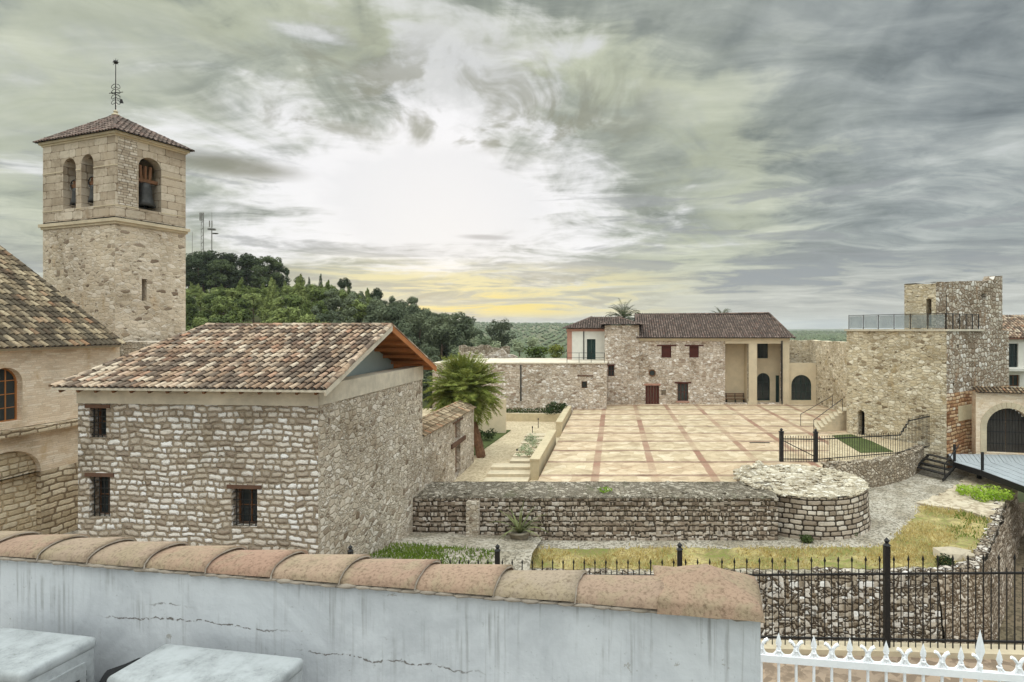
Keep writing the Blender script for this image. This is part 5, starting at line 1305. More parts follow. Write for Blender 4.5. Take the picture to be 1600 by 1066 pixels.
# white garden wall behind the palm
m_ = MB(); m_.box((-12.6, 47, -.6), (-8.9, 47.4, 2.2)); tag(m_.build('garden_wall', 'cream_render'), 'pale rendered garden wall half hidden behind the big palm', 'wall')

# ------------------------------------------------------------------ palms
def frond(mb, base, az_, el0, L_, droop, leaf_len, npair, q, wleaf=.045, jit=.15):
    pts = []; p = Vector(base); e = el0; n_ = 10
    for i in range(n_+1):
        pts.append(p.copy()); d_ = Vector((math.cos(e)*math.cos(az_), math.cos(e)*math.sin(az_), math.sin(e))); p = p+d_*(L_/n_); e -= droop/n_*(.5+i/n_)
    side = Vector((-math.sin(az_), math.cos(az_), 0))
    for i in range(n_): mb.face([pts[i]-side*.02, pts[i]+side*.02, pts[i+1]+side*.015, pts[i+1]-side*.015])
    for k in range(npair):
        t = .12+.88*k/npair; f = t*n_; i = min(int(f), n_-1); p0 = pts[i].lerp(pts[i+1], f-i); d_ = (pts[i+1]-pts[i]).normalized(); up = side.cross(d_)*-1
        ll = leaf_len*(.35+.9*math.sin(PI*min(1, t*.85+.12)))*q.uniform(.85, 1.1)
        for s_ in (-1, 1):
            dv = (side*s_*.8+d_*.75+up*.25+Vector((q.uniform(-jit, jit), q.uniform(-jit, jit), -.12+q.uniform(-jit, jit)*.6))).normalized(); tip = p0+dv*ll-Vector((0, 0, ll*.12)); wv = d_*wleaf
            mb.face([p0-wv*.6, p0+dv*ll*.5+wv*-.2, tip, p0+wv*.9])
def palm(base, top, fr, L_, label, leaf_m, trunk_r, seed, npair=26, dry=True, droop=1.6, leaf_len=.5, elmin=-.35, jit=.15):
    q = random.Random(seed); base, top = Vector(base), Vector(top); P_ = thing('palm_tree', label, 'palm', base)
    m_ = MB(); pts = []; rad = []
    for i in range(15):
        t = i/14; pts.append(base.lerp(top, t)+Vector((.05*math.sin(t*4), 0, 0))); rad.append(trunk_r*(1.15-.25*t)*(1.06 if i % 2 else .96))
    m_.tube(pts, rad, 10)
    for k in range(70):
        t = q.random(); a = q.uniform(0, 2*PI); p = base.lerp(top, t); r_ = trunk_r*1.02; o = Vector((math.cos(a), math.sin(a), 0)); s_ = Vector((-math.sin(a), math.cos(a), 0))*.07
        m_.face([p+o*r_-s_, p+o*r_+s_, p+o*(r_+.08)+Vector((0, 0, .16))])
    m_.build('trunk', 'palm_bark', P_)
    m_ = MB()
    for k in range(fr):
        el0 = elmin+(1.5-elmin)*((k+.5)/fr)**.8; a = k*2.39996+q.uniform(-.3, .3); el0 += q.uniform(-jit, jit)*.5; frond(m_, top+Vector((0, 0, .1)), a, el0, L_*q.uniform(.85, 1.1), droop*q.uniform(.7, 1.15)*(1.0-.25*el0), leaf_len, npair, q, jit=jit)
    m_.build('crown', leaf_m, P_)
    if dry:
        m_ = MB()
        for k in range(14): frond(m_, top+Vector((0, 0, -.1)), k*2.4, -.55+q.uniform(-.2, .1), L_*.55, .9, leaf_len*.6, 14, q)
        m_.build('dry_fronds', 'palm_dry', P_)
    return P_
palm((-8.85, 38.3, -.6), (-10.1, 38.8, 3.6), 340, 2.75, 'big bushy green palm with leaning brown trunk beside the annex wall', 'palm_leaf', .27, 5, 30, droop=.95, leaf_len=.5, elmin=-.7, jit=.5)
palm((1.2, 75, -5), (1.2, 75, 9.1), 34, 2.9, 'distant palm whose crown rises over the left end of the old house roof', 'palm_far_leaf', .3, 6, 18, False, 2.0, .6, .0)
palm((14.6, 78, -5), (14.6, 78, 9.1), 26, 2.1, 'smaller distant palm peeping over the middle of the old house roof', 'palm_far_leaf', .3, 7, 16, False, 1.9, .5, .0)

# ------------------------------------------------------------------ footbridge and its steps
DK = thing('footbridge', 'grey plank footbridge with dark steel edge leading to the arched gate', 'footbridge', (22, 34, -.45))
dl = [(22.4, 38.75), (21.4, 36.3), (21.75, 34.2), (21.8, 30.7), (21.6, 27.3)]; dr_ = [(29.4, 38.2), (28.0, 36.0), (27.2, 34.0), (26.4, 30.5), (26.0, 27.0)]
for k in range(1):
    def side_pt(P, t):
        f = t*(len(P)-1); i = min(int(f), len(P)-2); return Vector(P[i]).lerp(Vector(P[i+1]), f-i)
DKm = MB()
for i in range(4):
    for k in range(26):
        s0, s1 = (k+.05)/26, (k+.95)/26; a, b = Vector(dl[i]), Vector(dr_[i]); c, e = Vector(dl[i+1]), Vector(dr_[i+1])
        DKm.prism([tuple(a.lerp(b, s0)), tuple(a.lerp(b, s1)), tuple(c.lerp(e, s1)), tuple(c.lerp(e, s0))], -.52, -.45-.006*((k*7) % 3))
plain('deck_plank', S(160, 164, 168), .75, .16, 3, .15)
DKm.build('deck', 'deck_plank', DK)
for P_l in (dl, dr_):
    m_ = MB()
    for a, b in zip(P_l, P_l[1:]): m_.beam((a[0], a[1], -.62), (b[0], b[1], -.62), .08, .34)
    m_.build('edge_beam', 'black_iron', DK)
for q in (Vector((21.55, 36.5)), Vector((21.85, 34.2)), Vector((21.1, 29.4)), Vector((26.6, 33.4))):
    m_ = MB(); m_.beam((q.x, q.y, -.6), (q.x, q.y, .62), .12, .12); m_.build('post', 'black_iron', DK)
m_ = MB()
for k in range(4):
    y_, x_ = 33+k*.1, 22
for x_, y_ in ((22.4, 31), (24.5, 31), (22.8, 36), (26, 36)): m_ = MB(); m_.box((x_-.1, y_-.1, -4.4), (x_+.1, y_+.1, -.53)); m_.build('support', 'black_iron', DK)
SS = thing('metal_steps', 'dark open metal steps from the gravel up to the footbridge', 'steps', (20.5, 37, ZT))
tdir = Vector((-.77, -.64)); sdir2 = Vector((.35, -.94)); o0 = Vector((21.25, 38.7))
for k in range(4):
    c = o0+tdir*(.1+k*.55); z = -.50-k*.2; m_ = MB(); a = c-sdir2*.15; b = c+sdir2*2.1
    m_.beam((a.x, a.y, z), (b.x, b.y, z), .40, .05); m_.build('tread', 'black_iron', SS)
for s_ in (-.15, 2.1):
    m_ = MB(); a = o0+sdir2*s_; b = a+tdir*2.6; m_.beam((a.x, a.y, -.55), (b.x, b.y, -1.3), .06, .18); m_.build('stringer', 'black_iron', SS)
m_ = MB(); a = o0+sdir2*2.1; b = a+tdir*2.3; m_.beam((a.x, a.y, .55), (b.x, b.y, -.35), .04, .04); m_.beam((b.x, b.y, -.33), (b.x, b.y, -1.3), .05, .05); m_.build('handrail', 'black_iron', SS)

# ------------------------------------------------------------------ black street fence
fp = [Vector((-6.6, 14.4)), Vector((-2.68, 13.2)), Vector((1.36, 12.0)), Vector((5.2, 11.0)), Vector((8.6, 10.1))]
BF = thing('street_fence', 'tall black iron picket fence with heavy posts along the street edge', 'fence', (1, 12, 1.3))
m_ = MB()
for a, b in zip(fp, fp[1:]):
    d_ = (b-a).normalized(); nrm = Vector((d_.y, -d_.x))*.16
    c = [a+nrm, b+nrm, b-nrm, a-nrm]; m_.hexa([(q.x, q.y, street_z(q)-.4) for q in c]+[(q.x, q.y, street_z(q)+.10) for q in c])
m_.build('plinth', 'dressed_stone', BF)
for a in fp[:4]:
    z = street_z(a); m_ = MB(); m_.beam((a.x, a.y, z), (a.x, a.y, z+2.02), .10, .10); m_.lathe([(.05, z+2.02), (.075, z+2.04), (.03, z+2.08), (.055, z+2.13), (0, z+2.19)], (a.x, a.y, 0), 10); m_.build('post', 'black_iron', BF)
tall, short = picket_mesh(1.76, .020).build('picket', 'black_iron'), picket_mesh(1.50, .017, False).build('picket', 'black_iron')
protos = [tall.data, short.data]; bpy.data.objects.remove(tall); bpy.data.objects.remove(short)
pan = MB(); cnt = 0
for i, (a, b) in enumerate(zip(fp, fp[1:])):
    L_ = (b-a).length; n_ = int(L_/.122); ang = math.atan2((b-a).y, (b-a).x)
    za, zb = street_z(a), street_z(b)
    for zr in (1.49, .24):
        m_ = MB(); m_.beam((a.x, a.y, za+zr), (b.x, b.y, zb+zr), .035, .035); m_.build('rail', 'black_iron', BF)
    for k in range(1, n_):
        q = a.lerp(b, k/n_); z = street_z(q)+.09
        if i == 0:
            pm = picket_mesh(1.76 if k % 2 else 1.5, .018, bool(k % 2)); pm.v = [(x+q.x, y+q.y, zz+z) for x, y, zz in pm.v]
            for f, uv, mi in zip(pm.f, pm.uv, pm.mi): pan.f.append(tuple(j+len(pan.v) for j in f)); pan.uv.append(uv); pan.mi.append(mi)
            pan.v += pm.v
        else:
            o = bpy.data.objects.new('picket', protos[0 if k % 2 else 1]); COL.objects.link(o); o.parent = BF; o.matrix_parent_inverse = Matrix.Translation(-Vector(BF.location)); o.location = (q.x, q.y, z); o.rotation_euler = (0, 0, ang)
pan.build('picket_panel', 'black_iron', BF)

# ------------------------------------------------------------------ white spear fence on the lower terrace
WF = thing('spear_fence', 'white wrought iron fence with leaf spear heads and scrolls', 'fence', (2, 4.1, 4.7))
wa, wb_ = Vector((.70, 4.22)), Vector((3.6, 3.80)); L_ = (wb_-wa).length; wd_ = (wb_-wa)/L_; zr = 5.53
m_ = MB(); m_.beam((wa.x, wa.y, zr), (wb_.x, wb_.y, zr), .035, .05); m_.build('rail', 'white_iron', WF)
m_ = MB(); m_.beam((wa.x, wa.y, 4.85), (wb_.x, wb_.y, 4.85), .035, .05); m_.build('rail', 'white_iron', WF)
def spear(mb, p, h, w_, th=.008):
    pr = [(0, 0), (.35, .10), (.55, .22), (1, .38), (.8, .55), (.45, .75), (0, 1)]
    L0 = [p+Vector((wd_.x, wd_.y, 0))*(-w_*a)+Vector((0, 0, h*b)) for a, b in pr]; R0_ = [p+Vector((wd_.x, wd_.y, 0))*(w_*a)+Vector((0, 0, h*b)) for a, b in pr]
    nv = Vector((-wd_.y, wd_.x, 0))*th
    for i in range(len(pr)-1):
        c0, c1 = p+Vector((0, 0, h*pr[i][1])), p+Vector((0, 0, h*pr[i+1][1]))
        k0, k1 = nv*min(1, pr[i][0]*3), nv*min(1, pr[i+1][0]*3)
        for sgn in (-1, 1):
            mb.face([L0[i], c0+k0*sgn, c1+k1*sgn, L0[i+1]]); mb.face([c0+k0*sgn, R0_[i], R0_[i+1], c1+k1*sgn])
n_ = int(L_/.121)
for k in range(1, n_):
    q = wa.lerp(wb_, k/n_); p = Vector((q.x, q.y, zr)); big = k % 2 == 0; main = k == 15
    m_ = MB(); m_.tube([Vector((q.x, q.y, 4.72)), p+Vector((0, 0, .06 if big else .07))], .016 if main else .0105, 8)
    if not big and not main: m_.lathe([(.011, .055), (.016, .065), (.011, .075), (0, .105)], p, 8)
    o = m_.build('picket', 'white_iron', WF)
    if big or main:
        m_ = MB(); m_.lathe([(.012, .05), (.018, .055), (.018, .062), (.012, .068)], p, 8); spear(m_, p+Vector((0, 0, .062)), .125 if not main else .25, .022 if not main else .032); m_.build('spearhead', 'white_iron', o)
    if main: continue
    if k+1 < n_:
        m_ = MB(); q2 = wa.lerp(wb_, (k+.5)/n_); c = Vector((q2.x, q2.y, zr+.078)); r_ = .053
        pts = [c+Vector((wd_.x, wd_.y, 0))*(r_*math.cos(a))*(1 if big else -1)*1.0+Vector((0, 0, r_*1.1*math.sin(a))) for a in [math.radians(150-i*22) if False else math.radians(75-i*25) for i in range(12)]]
        m_.tube(pts, [.0125-.0004*i for i in range(12)], 6); m_.build('scroll', 'white_iron', WF)
LG = MB(); LG.prism([(.70, 3.45), (6, 3.0), (6, 3.95), (.70, 4.4)], -5, 4.72); structure(LG.build('terrace_ledge', 'terrace_floor'), 'lower terrace under the white fence')

# ------------------------------------------------------------------ white parapet with clay coping
PP = thing('parapet', 'whitewashed terrace parapet with cracked paint and clay tile coping', 'wall', (-2, 3.1, 5.6))
Wpp = Wall((-5.2, 3.593), (.66, 2.60), 5.3, 6.6, .22)
m_ = MB(); rough(m_, [Wpp.pt(0, 0, 5.3), Wpp.pt(Wpp.L, 0, 5.3), Wpp.pt(Wpp.L, 0, 6.6), Wpp.pt(0, 0, 6.6)], .08, .004, 3)
Wpp.box(m_, 0, Wpp.L-.002, -.22, -.02, 5.3, 6.598); m_.face([Wpp.pt(Wpp.L, 0, 5.3), Wpp.pt(Wpp.L, -.22, 5.3), Wpp.pt(Wpp.L, -.22, 6.6), Wpp.pt(Wpp.L, 0, 6.6)]); m_.face([Wpp.pt(0, 0, 6.6), Wpp.pt(Wpp.L, 0, 6.6), Wpp.pt(Wpp.L, -.22, 6.6), Wpp.pt(0, -.22, 6.6)])
m_.build('wall', 'whitewash', PP)
u = Wpp.L-.50; k = 0; rn = random.Random(2)
edges = [Wpp.u_px(px) for px in (1038, 897, 772, 650, 533, 426, 325, 230, 142, 65, -15, -110, -220)]
for b_, a_ in zip(edges, edges[1:]):
    m_ = MB(); ra_, rb_ = .146, .124; hh = .060+rn.uniform(-.004, .004); tw_ = rn.uniform(-.004, .004); lift = .014
    vs = []; NS = 7; NC = 13
    for j in range(NS):
        t = j/(NS-1); uu = a_-.02+(b_+.008-a_+.02)*t; r_ = rb_+(ra_-rb_)*t
        for i in range(NC):
            an = PI*i/(NC-1); wob = 1+.012*hn(uu*17+i*.7, an*4)
            vs.append(Wpp.pt(uu, -.11+r_*math.cos(an)*wob+tw_*t, 6.604+lift*t+hh*(r_/.135)*math.sin(an)**.8*wob))
    fs = [(j*NC+i, j*NC+i+1, (j+1)*NC+i+1, (j+1)*NC+i) for j in range(NS-1) for i in range(NC-1)]
    n0 = len(vs)
    for j in (0, NS-1):                       # wall thickness at the open ends
        for i in range(NC):
            c = Wpp.pt(a_ if j == 0 else b_, -.11, 6.604); vs.append(c+(vs[j*NC+i]-c)*.88)
    fs += [(i, i+1, n0+i+1, n0+i) for i in range(NC-1)]+[((NS-1)*NC+i, (NS-1)*NC+i+1, n0+NC+i+1, n0+NC+i) for i in range(NC-1)]
    m_.idx(vs, fs); o = m_.build('coping_tile', 'coping_tile_clay', PP, True)
    q = MB(); pts = [Wpp.pt(b_+.008+.006*hn(an*5, a_*9), -.11+.138*math.cos(an), 6.606+.068*math.sin(an)**.8) for an in [PI*i/12 for i in range(13)]]; q.tube(pts, [.003+.003*abs(hn(i*1.7, a_*5)) for i in range(13)], 6); q.build('mortar_joint', 'mortar_white', o, True)
m_ = MB()
for j in range(60):
    uu = edges[-1]+(Wpp.L-edges[-1])*j/60; m_.blob(Wpp.pt(uu, .012, 6.597), (.075, .02, .009+.006*random.random()), j)
m_.build('mortar_bed', 'mortar_white', PP, True)
m_ = MB(); u0, u1 = edges[0]-.03, Wpp.L+.015
bs = [(u0, .05), (u1, .05), (u1, -.33), (u0, -.33)]
md = [(u0+.01, .035, .062), (u1-.02, .035, .05), (u1-.02, -.31, .05), (u0-.06, -.31, .075)]; tp_ = [(u0+.05, -.10, .100), (u1-.24, -.13, .135), (u1-.26, -.21, .138), (u0+.02, -.20, .112)]
B0_ = [Wpp.pt(a, b, 6.603) for a, b in bs]; B1_ = [Wpp.pt(a, b, 6.603+c) for a, b, c in md]; B2_ = [Wpp.pt(a, b, 6.603+c) for a, b, c in tp_]
vs = B0_+B1_+B2_; fs = []
for l in (0, 4):
    for i in range(4): j = (i+1) % 4; fs.append((l+i, l+j, l+4+j, l+4+i))
fs.append((8, 9, 10, 11))
bm = bmesh.new(); bv = [bm.verts.new(v) for v in vs]; [bm.faces.new([bv[i] for i in f]) for f in fs]; bmesh.ops.subdivide_edges(bm, edges=bm.edges[:], cuts=3, use_grid_fill=True)
for v in bm.verts: v.co += Vector((hn(v.co.x*40, v.co.z*40), hn(v.co.y*40, v.co.x*30), hn(v.co.x*33, v.co.y*41)))*.003
bmesh.ops.bevel(bm, geom=bm.edges[:], offset=.002, segments=1, affect='EDGES') if False else None
me = bpy.data.meshes.new('end_cap'); bm.to_mesh(me); bm.free(); me.materials.append(M['coping_tile_clay']); me.polygons.foreach_set('use_smooth', [True]*len(me.polygons)); link('end_cap', me, PP)
SLB = MB(); SLB.prism([(-6, -2), (.62, -2), (.62, 2.55), (-6, 3.6)], -5, 5.62); structure(SLB.build('terrace', 'terrace_floor'), 'roof terrace floor behind the parapet')

# ------------------------------------------------------------------ air conditioners
def rbox(name, mat, parent, c, sx, sy, z0, z1, rz, bev, segs=4):
    bm = bmesh.new(); bmesh.ops.create_cube(bm, size=1)
    for v in bm.verts: v.co = Vector((v.co.x*sx, v.co.y*sy, (v.co.z+.5)*(z1-z0)+z0))
    bmesh.ops.bevel(bm, geom=bm.edges[:], offset=bev, segments=segs, profile=.5, affect='EDGES')
    bmesh.ops.transform(bm, matrix=Matrix.Translation((c[0], c[1], 0)) @ Matrix.Rotation(rz, 4, 'Z'), verts=bm.verts[:])
    me = bpy.data.meshes.new(name); bm.to_mesh(me); bm.free(); me.materials.append(M[mat]); me.uv_layers.new(name='UVMap'); me.polygons.foreach_set('use_smooth', [True]*len(me.polygons))
    return link(name, me, parent)
wrz = math.atan2(-.71, 4.19)
def ac(c, label, sx=.80, sy=.31):
    a = thing('air_conditioner', label, 'air conditioner', (c[0], c[1], 5.62)); R_ = Matrix.Rotation(wrz, 3, 'Z')
    loc = lambda x, y, z: Vector((c[0], c[1], 0))+R_ @ Vector((x, y, 0))+Vector((0, 0, z))
    rbox('casing', 'ac_paint', a, c, sx-.012, sy-.012, 5.68, 6.27, wrz, .02)
    rbox('lid', 'ac_paint', a, c, sx, sy, 6.235, 6.30, wrz, .026, 5)
    m_ = MB()
    for k in range(9):
        z = 5.78+k*.045; m_.beam(loc(sx/2-.003, -sy*.30, z), loc(sx/2-.003, sy*.32, z), .012, .026)
    m_.build('louvre', 'iron_grey', a)
    m_ = MB(); x = sx/2-.005
    m_.hexa([loc(x-.01, -sy*.26, 6.06), loc(x+.014, -sy*.26, 6.06), loc(x+.014, sy*.30, 6.06), loc(x-.01, sy*.30, 6.06), loc(x-.01, -sy*.26, 6.20), loc(x+.014, -sy*.26, 6.20), loc(x+.014, sy*.30, 6.20), loc(x-.01, sy*.30, 6.20)])
    pn = m_.build('service_panel', 'ac_paint', a)
    m_ = MB(); m_.hexa([loc(x+.010, -sy*.1, 6.10), loc(x+.017, -sy*.1, 6.10), loc(x+.017, sy*.2, 6.10), loc(x+.010, sy*.2, 6.10), loc(x+.010, -sy*.1, 6.13), loc(x+.017, -sy*.1, 6.13), loc(x+.017, sy*.2, 6.13), loc(x+.010, sy*.2, 6.13)]); m_.build('handle', 'iron_grey', pn)
    m_ = MB(); fc = loc(-.1, -sy/2-.004, 5.97)
    ax = R_ @ Vector((1, 0, 0))
    for r_ in (.05, .10, .15, .20, .25): m_.tube([fc+ax*(r_*math.cos(t*PI/12))+Vector((0, 0, r_*math.sin(t*PI/12))) for t in range(25)], .006, 4)
    m_.build('fan_grille', 'iron_grey', a)
    for x in (-.3, .3):
        m_ = MB(); p0, p1 = loc(x, -sy*.5, 5.65), loc(x, sy*.5, 5.65); m_.beam(p0, p1, .05, .06); m_.build('foot', 'black_iron', a)
    return a, loc
ac((-1.93, 2.735), 'dusty white air conditioner nearer the middle of the parapet, only its top in view')
a, loc = ac((-3.13, 2.915), 'dusty white air conditioner in the bottom left corner, its side louvres in view', .82, .34)
m_ = MB(); m_.tube([loc(.42, .06, 5.95), loc(.50, .10, 6.0), loc(.56, .13, 6.12), loc(.62, .17, 6.16), loc(.60, .2, 5.9), loc(.60, .2, 5.6)], .055, 10); tag(m_.build('pipe_sleeve', 'rubber_black', None, True), 'black insulated pipe looping behind the two air conditioners', 'pipe')

# ------------------------------------------------------------------ hillside trees
def branchy(mb, base, h, r0, q, limbs, lean=.06):
    pts = []; rad = []; x = y = 0
    for i in range(7):
        t = i/6; pts.append(Vector(base)+Vector((x, y, h*t))); rad.append(r0*(1-.75*t)); x += q.uniform(-lean, lean)*h/6; y += q.uniform(-lean, lean)*h/6
    mb.tube(pts, rad, 6)
    for k in range(limbs):
        t = q.uniform(.4, .92); i = int(t*6); a = q.uniform(0, 2*PI); L_ = h*q.uniform(.16, .32); p = pts[i]; d_ = Vector((math.cos(a), math.sin(a), q.uniform(.3, .9))).normalized()
        mb.tube([p, p+d_*L_*.5, p+d_*L_+Vector((0, 0, L_*.15))], [rad[i]*.5, rad[i]*.3, rad[i]*.12], 5)
    return pts
def make_tree(kind, seed, leaf_m):
    q = random.Random(seed); t = MB(); c = MB()
    if kind == 'umbrella':
        h = 10.; branchy(t, (0, 0, -1), h*.9, .26, q, 9)
        for k in range(26):
            a = q.uniform(0, 2*PI); z = q.uniform(.34, .95); r_ = 3.1*math.sqrt(q.random())*math.sin(PI*min(1, (z-.1)/.95))**.6; clump(c, (r_*math.cos(a), r_*math.sin(a), h*z), (q.uniform(.8, 1.5), q.uniform(.8, 1.5), q.uniform(.55, .95)), 150, .40, seed*50+k, .7)
    elif kind == 'round':
        h = 7.; branchy(t, (0, 0, -1), h*.8, .22, q, 7)
        for k in range(15):
            a = q.uniform(0, 2*PI); z = q.uniform(.28, .92); r_ = 1.9*math.sqrt(q.random())*math.sin(PI*min(1, z*.95+.1))**.5; clump(c, (r_*math.cos(a), r_*math.sin(a), h*z), (q.uniform(.75, 1.25), q.uniform(.75, 1.25), q.uniform(.6, 1.0)), 165, .36, seed*50+k, .6)
    elif kind == 'cone':
        h = 8.; branchy(t, (0, 0, -1), h*.85, .2, q, 6, .03)
        for k in range(15):
            z = .2+.78*k/14; a = k*2.4; r_ = 1.25*(1-z*.8); clump(c, (r_*math.cos(a), r_*math.sin(a), h*z), (1.5*(1.08-z), 1.5*(1.08-z), .8), 150, .36, seed*50+k, .5)
    elif kind == 'cypress':
        h = 7.; branchy(t, (0, 0, -1), h*.5, .15, q, 0, .01)
        for k in range(14):
            z = k/13; clump(c, (q.uniform(-.06, .06), q.uniform(-.06, .06), h*(.06+.9*z)), (.78*math.sin(PI*(.16+.80*z))**.8, .78*math.sin(PI*(.16+.80*z))**.8, .55), 90, .24, seed*50+k, .9)
    elif kind == 'oak':
        h = 7.; branchy(t, (0, 0, -1), h*.6, .3, q, 8)
        for k in range(26):
            a = q.uniform(0, 2*PI); z = q.uniform(.25, .9); r_ = 3.0*math.sqrt(q.random())*math.sin(PI*min(1, z+.05))**.5; clump(c, (r_*math.cos(a), r_*math.sin(a), h*z), (1.2, 1.2, .95), 130, .34, seed*50+k, .4)
    elif kind == 'scrub':
        h = 3.; branchy(t, (0, 0, -.6), 2, .1, q, 4)
        for k in range(9): a = q.uniform(0, 2*PI); clump(c, (1.0*math.cos(a)*q.random(), 1.0*math.sin(a)*q.random(), q.uniform(.6, 2.5)), (.7, .7, .6), 80, .26, seed*50+k, .5)
    r = thing('tree', 'tree', 'tree'); t.build('trunk', 'bark', r); c.build('crown', leaf_m, r); return r
protos_t = {}
for kind, n_, lm in (('umbrella', 3, 'pine_dark'), ('round', 4, 'pine_light'), ('cone', 2, 'pine_light'), ('cypress', 1, 'cypress_leaf'), ('oak', 1, 'oak_dark'), ('scrub', 2, 'scrub_leaf')):
    protos_t[kind] = [make_tree(kind, 100+len(kind)*7+i, lm) for i in range(n_)]
protos_t['dull'] = [make_tree('round', 200+i, 'pine_grey') for i in range(3)]
protos_t['bush'] = [make_tree('scrub', 300, 'bush_leaf')]
q = random.Random(21)
TREE_NAMES = dict(umbrella='pine_tree', round='pine_tree', cone='pine_tree', dull='pine_tree', cypress='cypress_tree', oak='oak_tree', scrub='shrub', bush='bush')
def put(kind, x, y, s_, label, group=None, z=None, wide=1, cat='tree'):
    o = copy_tree(q.choice(protos_t[kind])); o.name = TREE_NAMES[kind]; o.location = (x, y, terrain(x, y) if z is None else z); o.rotation_euler = (0, 0, q.uniform(0, 6.3))
    o.scale = (s_*wide*q.uniform(.92, 1.08), s_*wide*q.uniform(.92, 1.08), s_*q.uniform(.94, 1.06)); tag(o, label, cat, group); return o
def xat(px, Y): return (px-PX0)/F_PX*Y
# skyline pines: (px of trunk, py of top, Y, kind)
sky_trees = [(262, 392, 150, 'umbrella', 1.0), (300, 392, 152, 'umbrella', 1.05), (318, 390, 150, 'umbrella', 1.0), (338, 388, 154, 'umbrella', 1.1), (352, 392, 150, 'umbrella', .95), (385, 392, 152, 'umbrella', 1.0), (398, 398, 155, 'umbrella', .9), (420, 398, 151, 'umbrella', 1.05), (433, 404, 154, 'umbrella', .9), (310, 400, 146, 'umbrella', 1.0), (345, 402, 147, 'umbrella', 1.0), (280, 396, 147, 'umbrella', 1.0), (374, 420, 147, 'umbrella', .8),
             (448, 421, 152, 'cypress', .42), (470, 430, 152, 'round', .9), (483, 434, 154, 'cypress', .5), (501, 429, 152, 'cypress', .42), (515, 440, 153, 'round', .8), (537, 431, 152, 'umbrella', .62), (552, 455, 150, 'dull', 1.0), (588, 447, 150, 'umbrella', .62), (612, 462, 148, 'dull', 1.0), (645, 462, 146, 'dull', 1.1), (628, 468, 140, 'dull', 1.0), (668, 482, 140, 'dull', 1.1), (695, 488, 136, 'dull', 1.2), (712, 484, 132, 'dull', 1.35), (733, 500, 130, 'dull', 1.1), (752, 520, 128, 'dull', .9)]
hs = dict(umbrella=10.4, round=7.3, cone=8.2, dull=7.3, cypress=7.0)
for i, (px, py, Y, kind, wide) in enumerate(sky_trees):
    x = xat(px, Y); z0 = terrain(x, Y); ztop = EYE-(py-PY0)/F_PX*Y; s_ = max(.35, (ztop-z0)/hs[kind])
    lab, grp = {'umbrella': ('tall dark pine with bare trunk and spreading crown on the hill skyline', 'tall skyline pines'), 'cypress': ('slim dark cypress standing on the hill skyline', 'skyline cypresses'),
                'round': ('small rounded pine on the skyline among the cypresses', 'small skyline pines'), 'dull': ('grey green rounded pine on the falling right shoulder of the hill', 'pines on the right shoulder')}[kind]
    o = put(kind, x, Y, s_, lab, grp)
    o.scale = (s_*wide if kind != 'cypress' else s_*.8, s_*wide if kind != 'cypress' else s_*.8, s_)
for i in range(17):
    px = 262+i*11; Y = 158; put('umbrella' if i % 3 == 0 else 'round', xat(px, Y), Y, q.uniform(.5, .8) if i % 3 else .8, 'dark pine in the second rank behind the tall skyline pines', 'second rank pines')
# slope pines, row by row
for Y, px0, px1, st_ in ((150, 440, 720, 15), (140, 262, 690, 16), (130, 265, 700, 19), (120, 262, 710, 20), (110, 262, 715, 22), (100, 260, 720, 25), (90, 262, 720, 29), (80, 270, 690, 34)):
    px = px0
    while px < px1:
        x = xat(px+q.uniform(-8, 8), Y); y = Y+q.uniform(-4, 4); kind = 'dull' if px > 520+q.uniform(-70, 70) else q.choice(('round', 'round', 'round', 'cone'))
        lim = EYE-(interp([(260, 452), (440, 444), (500, 446), (560, 456), (610, 468), (660, 482), (735, 512)], px)-PY0)/F_PX*Y
        s_ = q.uniform(.85, 1.3); z0 = terrain(x, y); s_ = min(s_, max(.45, (lim-z0)/7.3))
        put(kind, x, y, s_, 'olive green bushy pine in the wood on the hill slope' if kind != 'dull' else 'dull green pine in the wood on the lower right of the hill slope', 'pines on the hill slope' if kind != 'dull' else 'dull pines on the hill slope')
        px += st_*q.uniform(.8, 1.2)
# valley trees
def by_px(kind, px, pyb, pyt, Y, label, wide=1., h=7.3, group=None, cat='tree'):
    x = xat(px, Y); zb = EYE-(pyb-PY0)/F_PX*Y; zt_ = EYE-(pyt-PY0)/F_PX*Y; return put(kind, x, Y, (zt_-zb)/h, label, group, zb, wide, cat)
by_px('oak', 783, 552, 498, 105, 'dark round broadleaf tree standing alone above the ruined wall', .86, 6.9)
by_px('dull', 722, 562, 486, 108, 'grey green pine at the foot of the hill, left of the dark round tree', 1.1)
by_px('dull', 690, 570, 492, 100, 'grey green pine at the foot of the hill above the big palm', 1.1)
for px, pyb, pyt, Y, w_ in ((738, 552, 520, 112, 1.2), (752, 556, 524, 106, 1.3), (768, 560, 528, 100, 1.3), (812, 552, 526, 130, 1.3), (830, 548, 524, 140, 1.3), (745, 562, 535, 90, 1.3), (722, 566, 540, 86, 1.3)):
    by_px('scrub', px, pyb, pyt, Y, 'pale grey green shrub in the valley beside the dark round tree', w_, 3., 'pale valley shrubs', 'shrub')
by_px('bush', 842, 568, 538, 72, 'dense olive green bush behind the terrace block, left of the white room', 1.7, 3., cat='bush')
by_px('bush', 868, 566, 534, 76, 'smaller dark bush between the olive bush and the white room', 1.2, 3., cat='bush')
for k in protos_t.values():
    for o in k:
        for ch in list(o.children): bpy.data.objects.remove(ch)
        bpy.data.objects.remove(o)
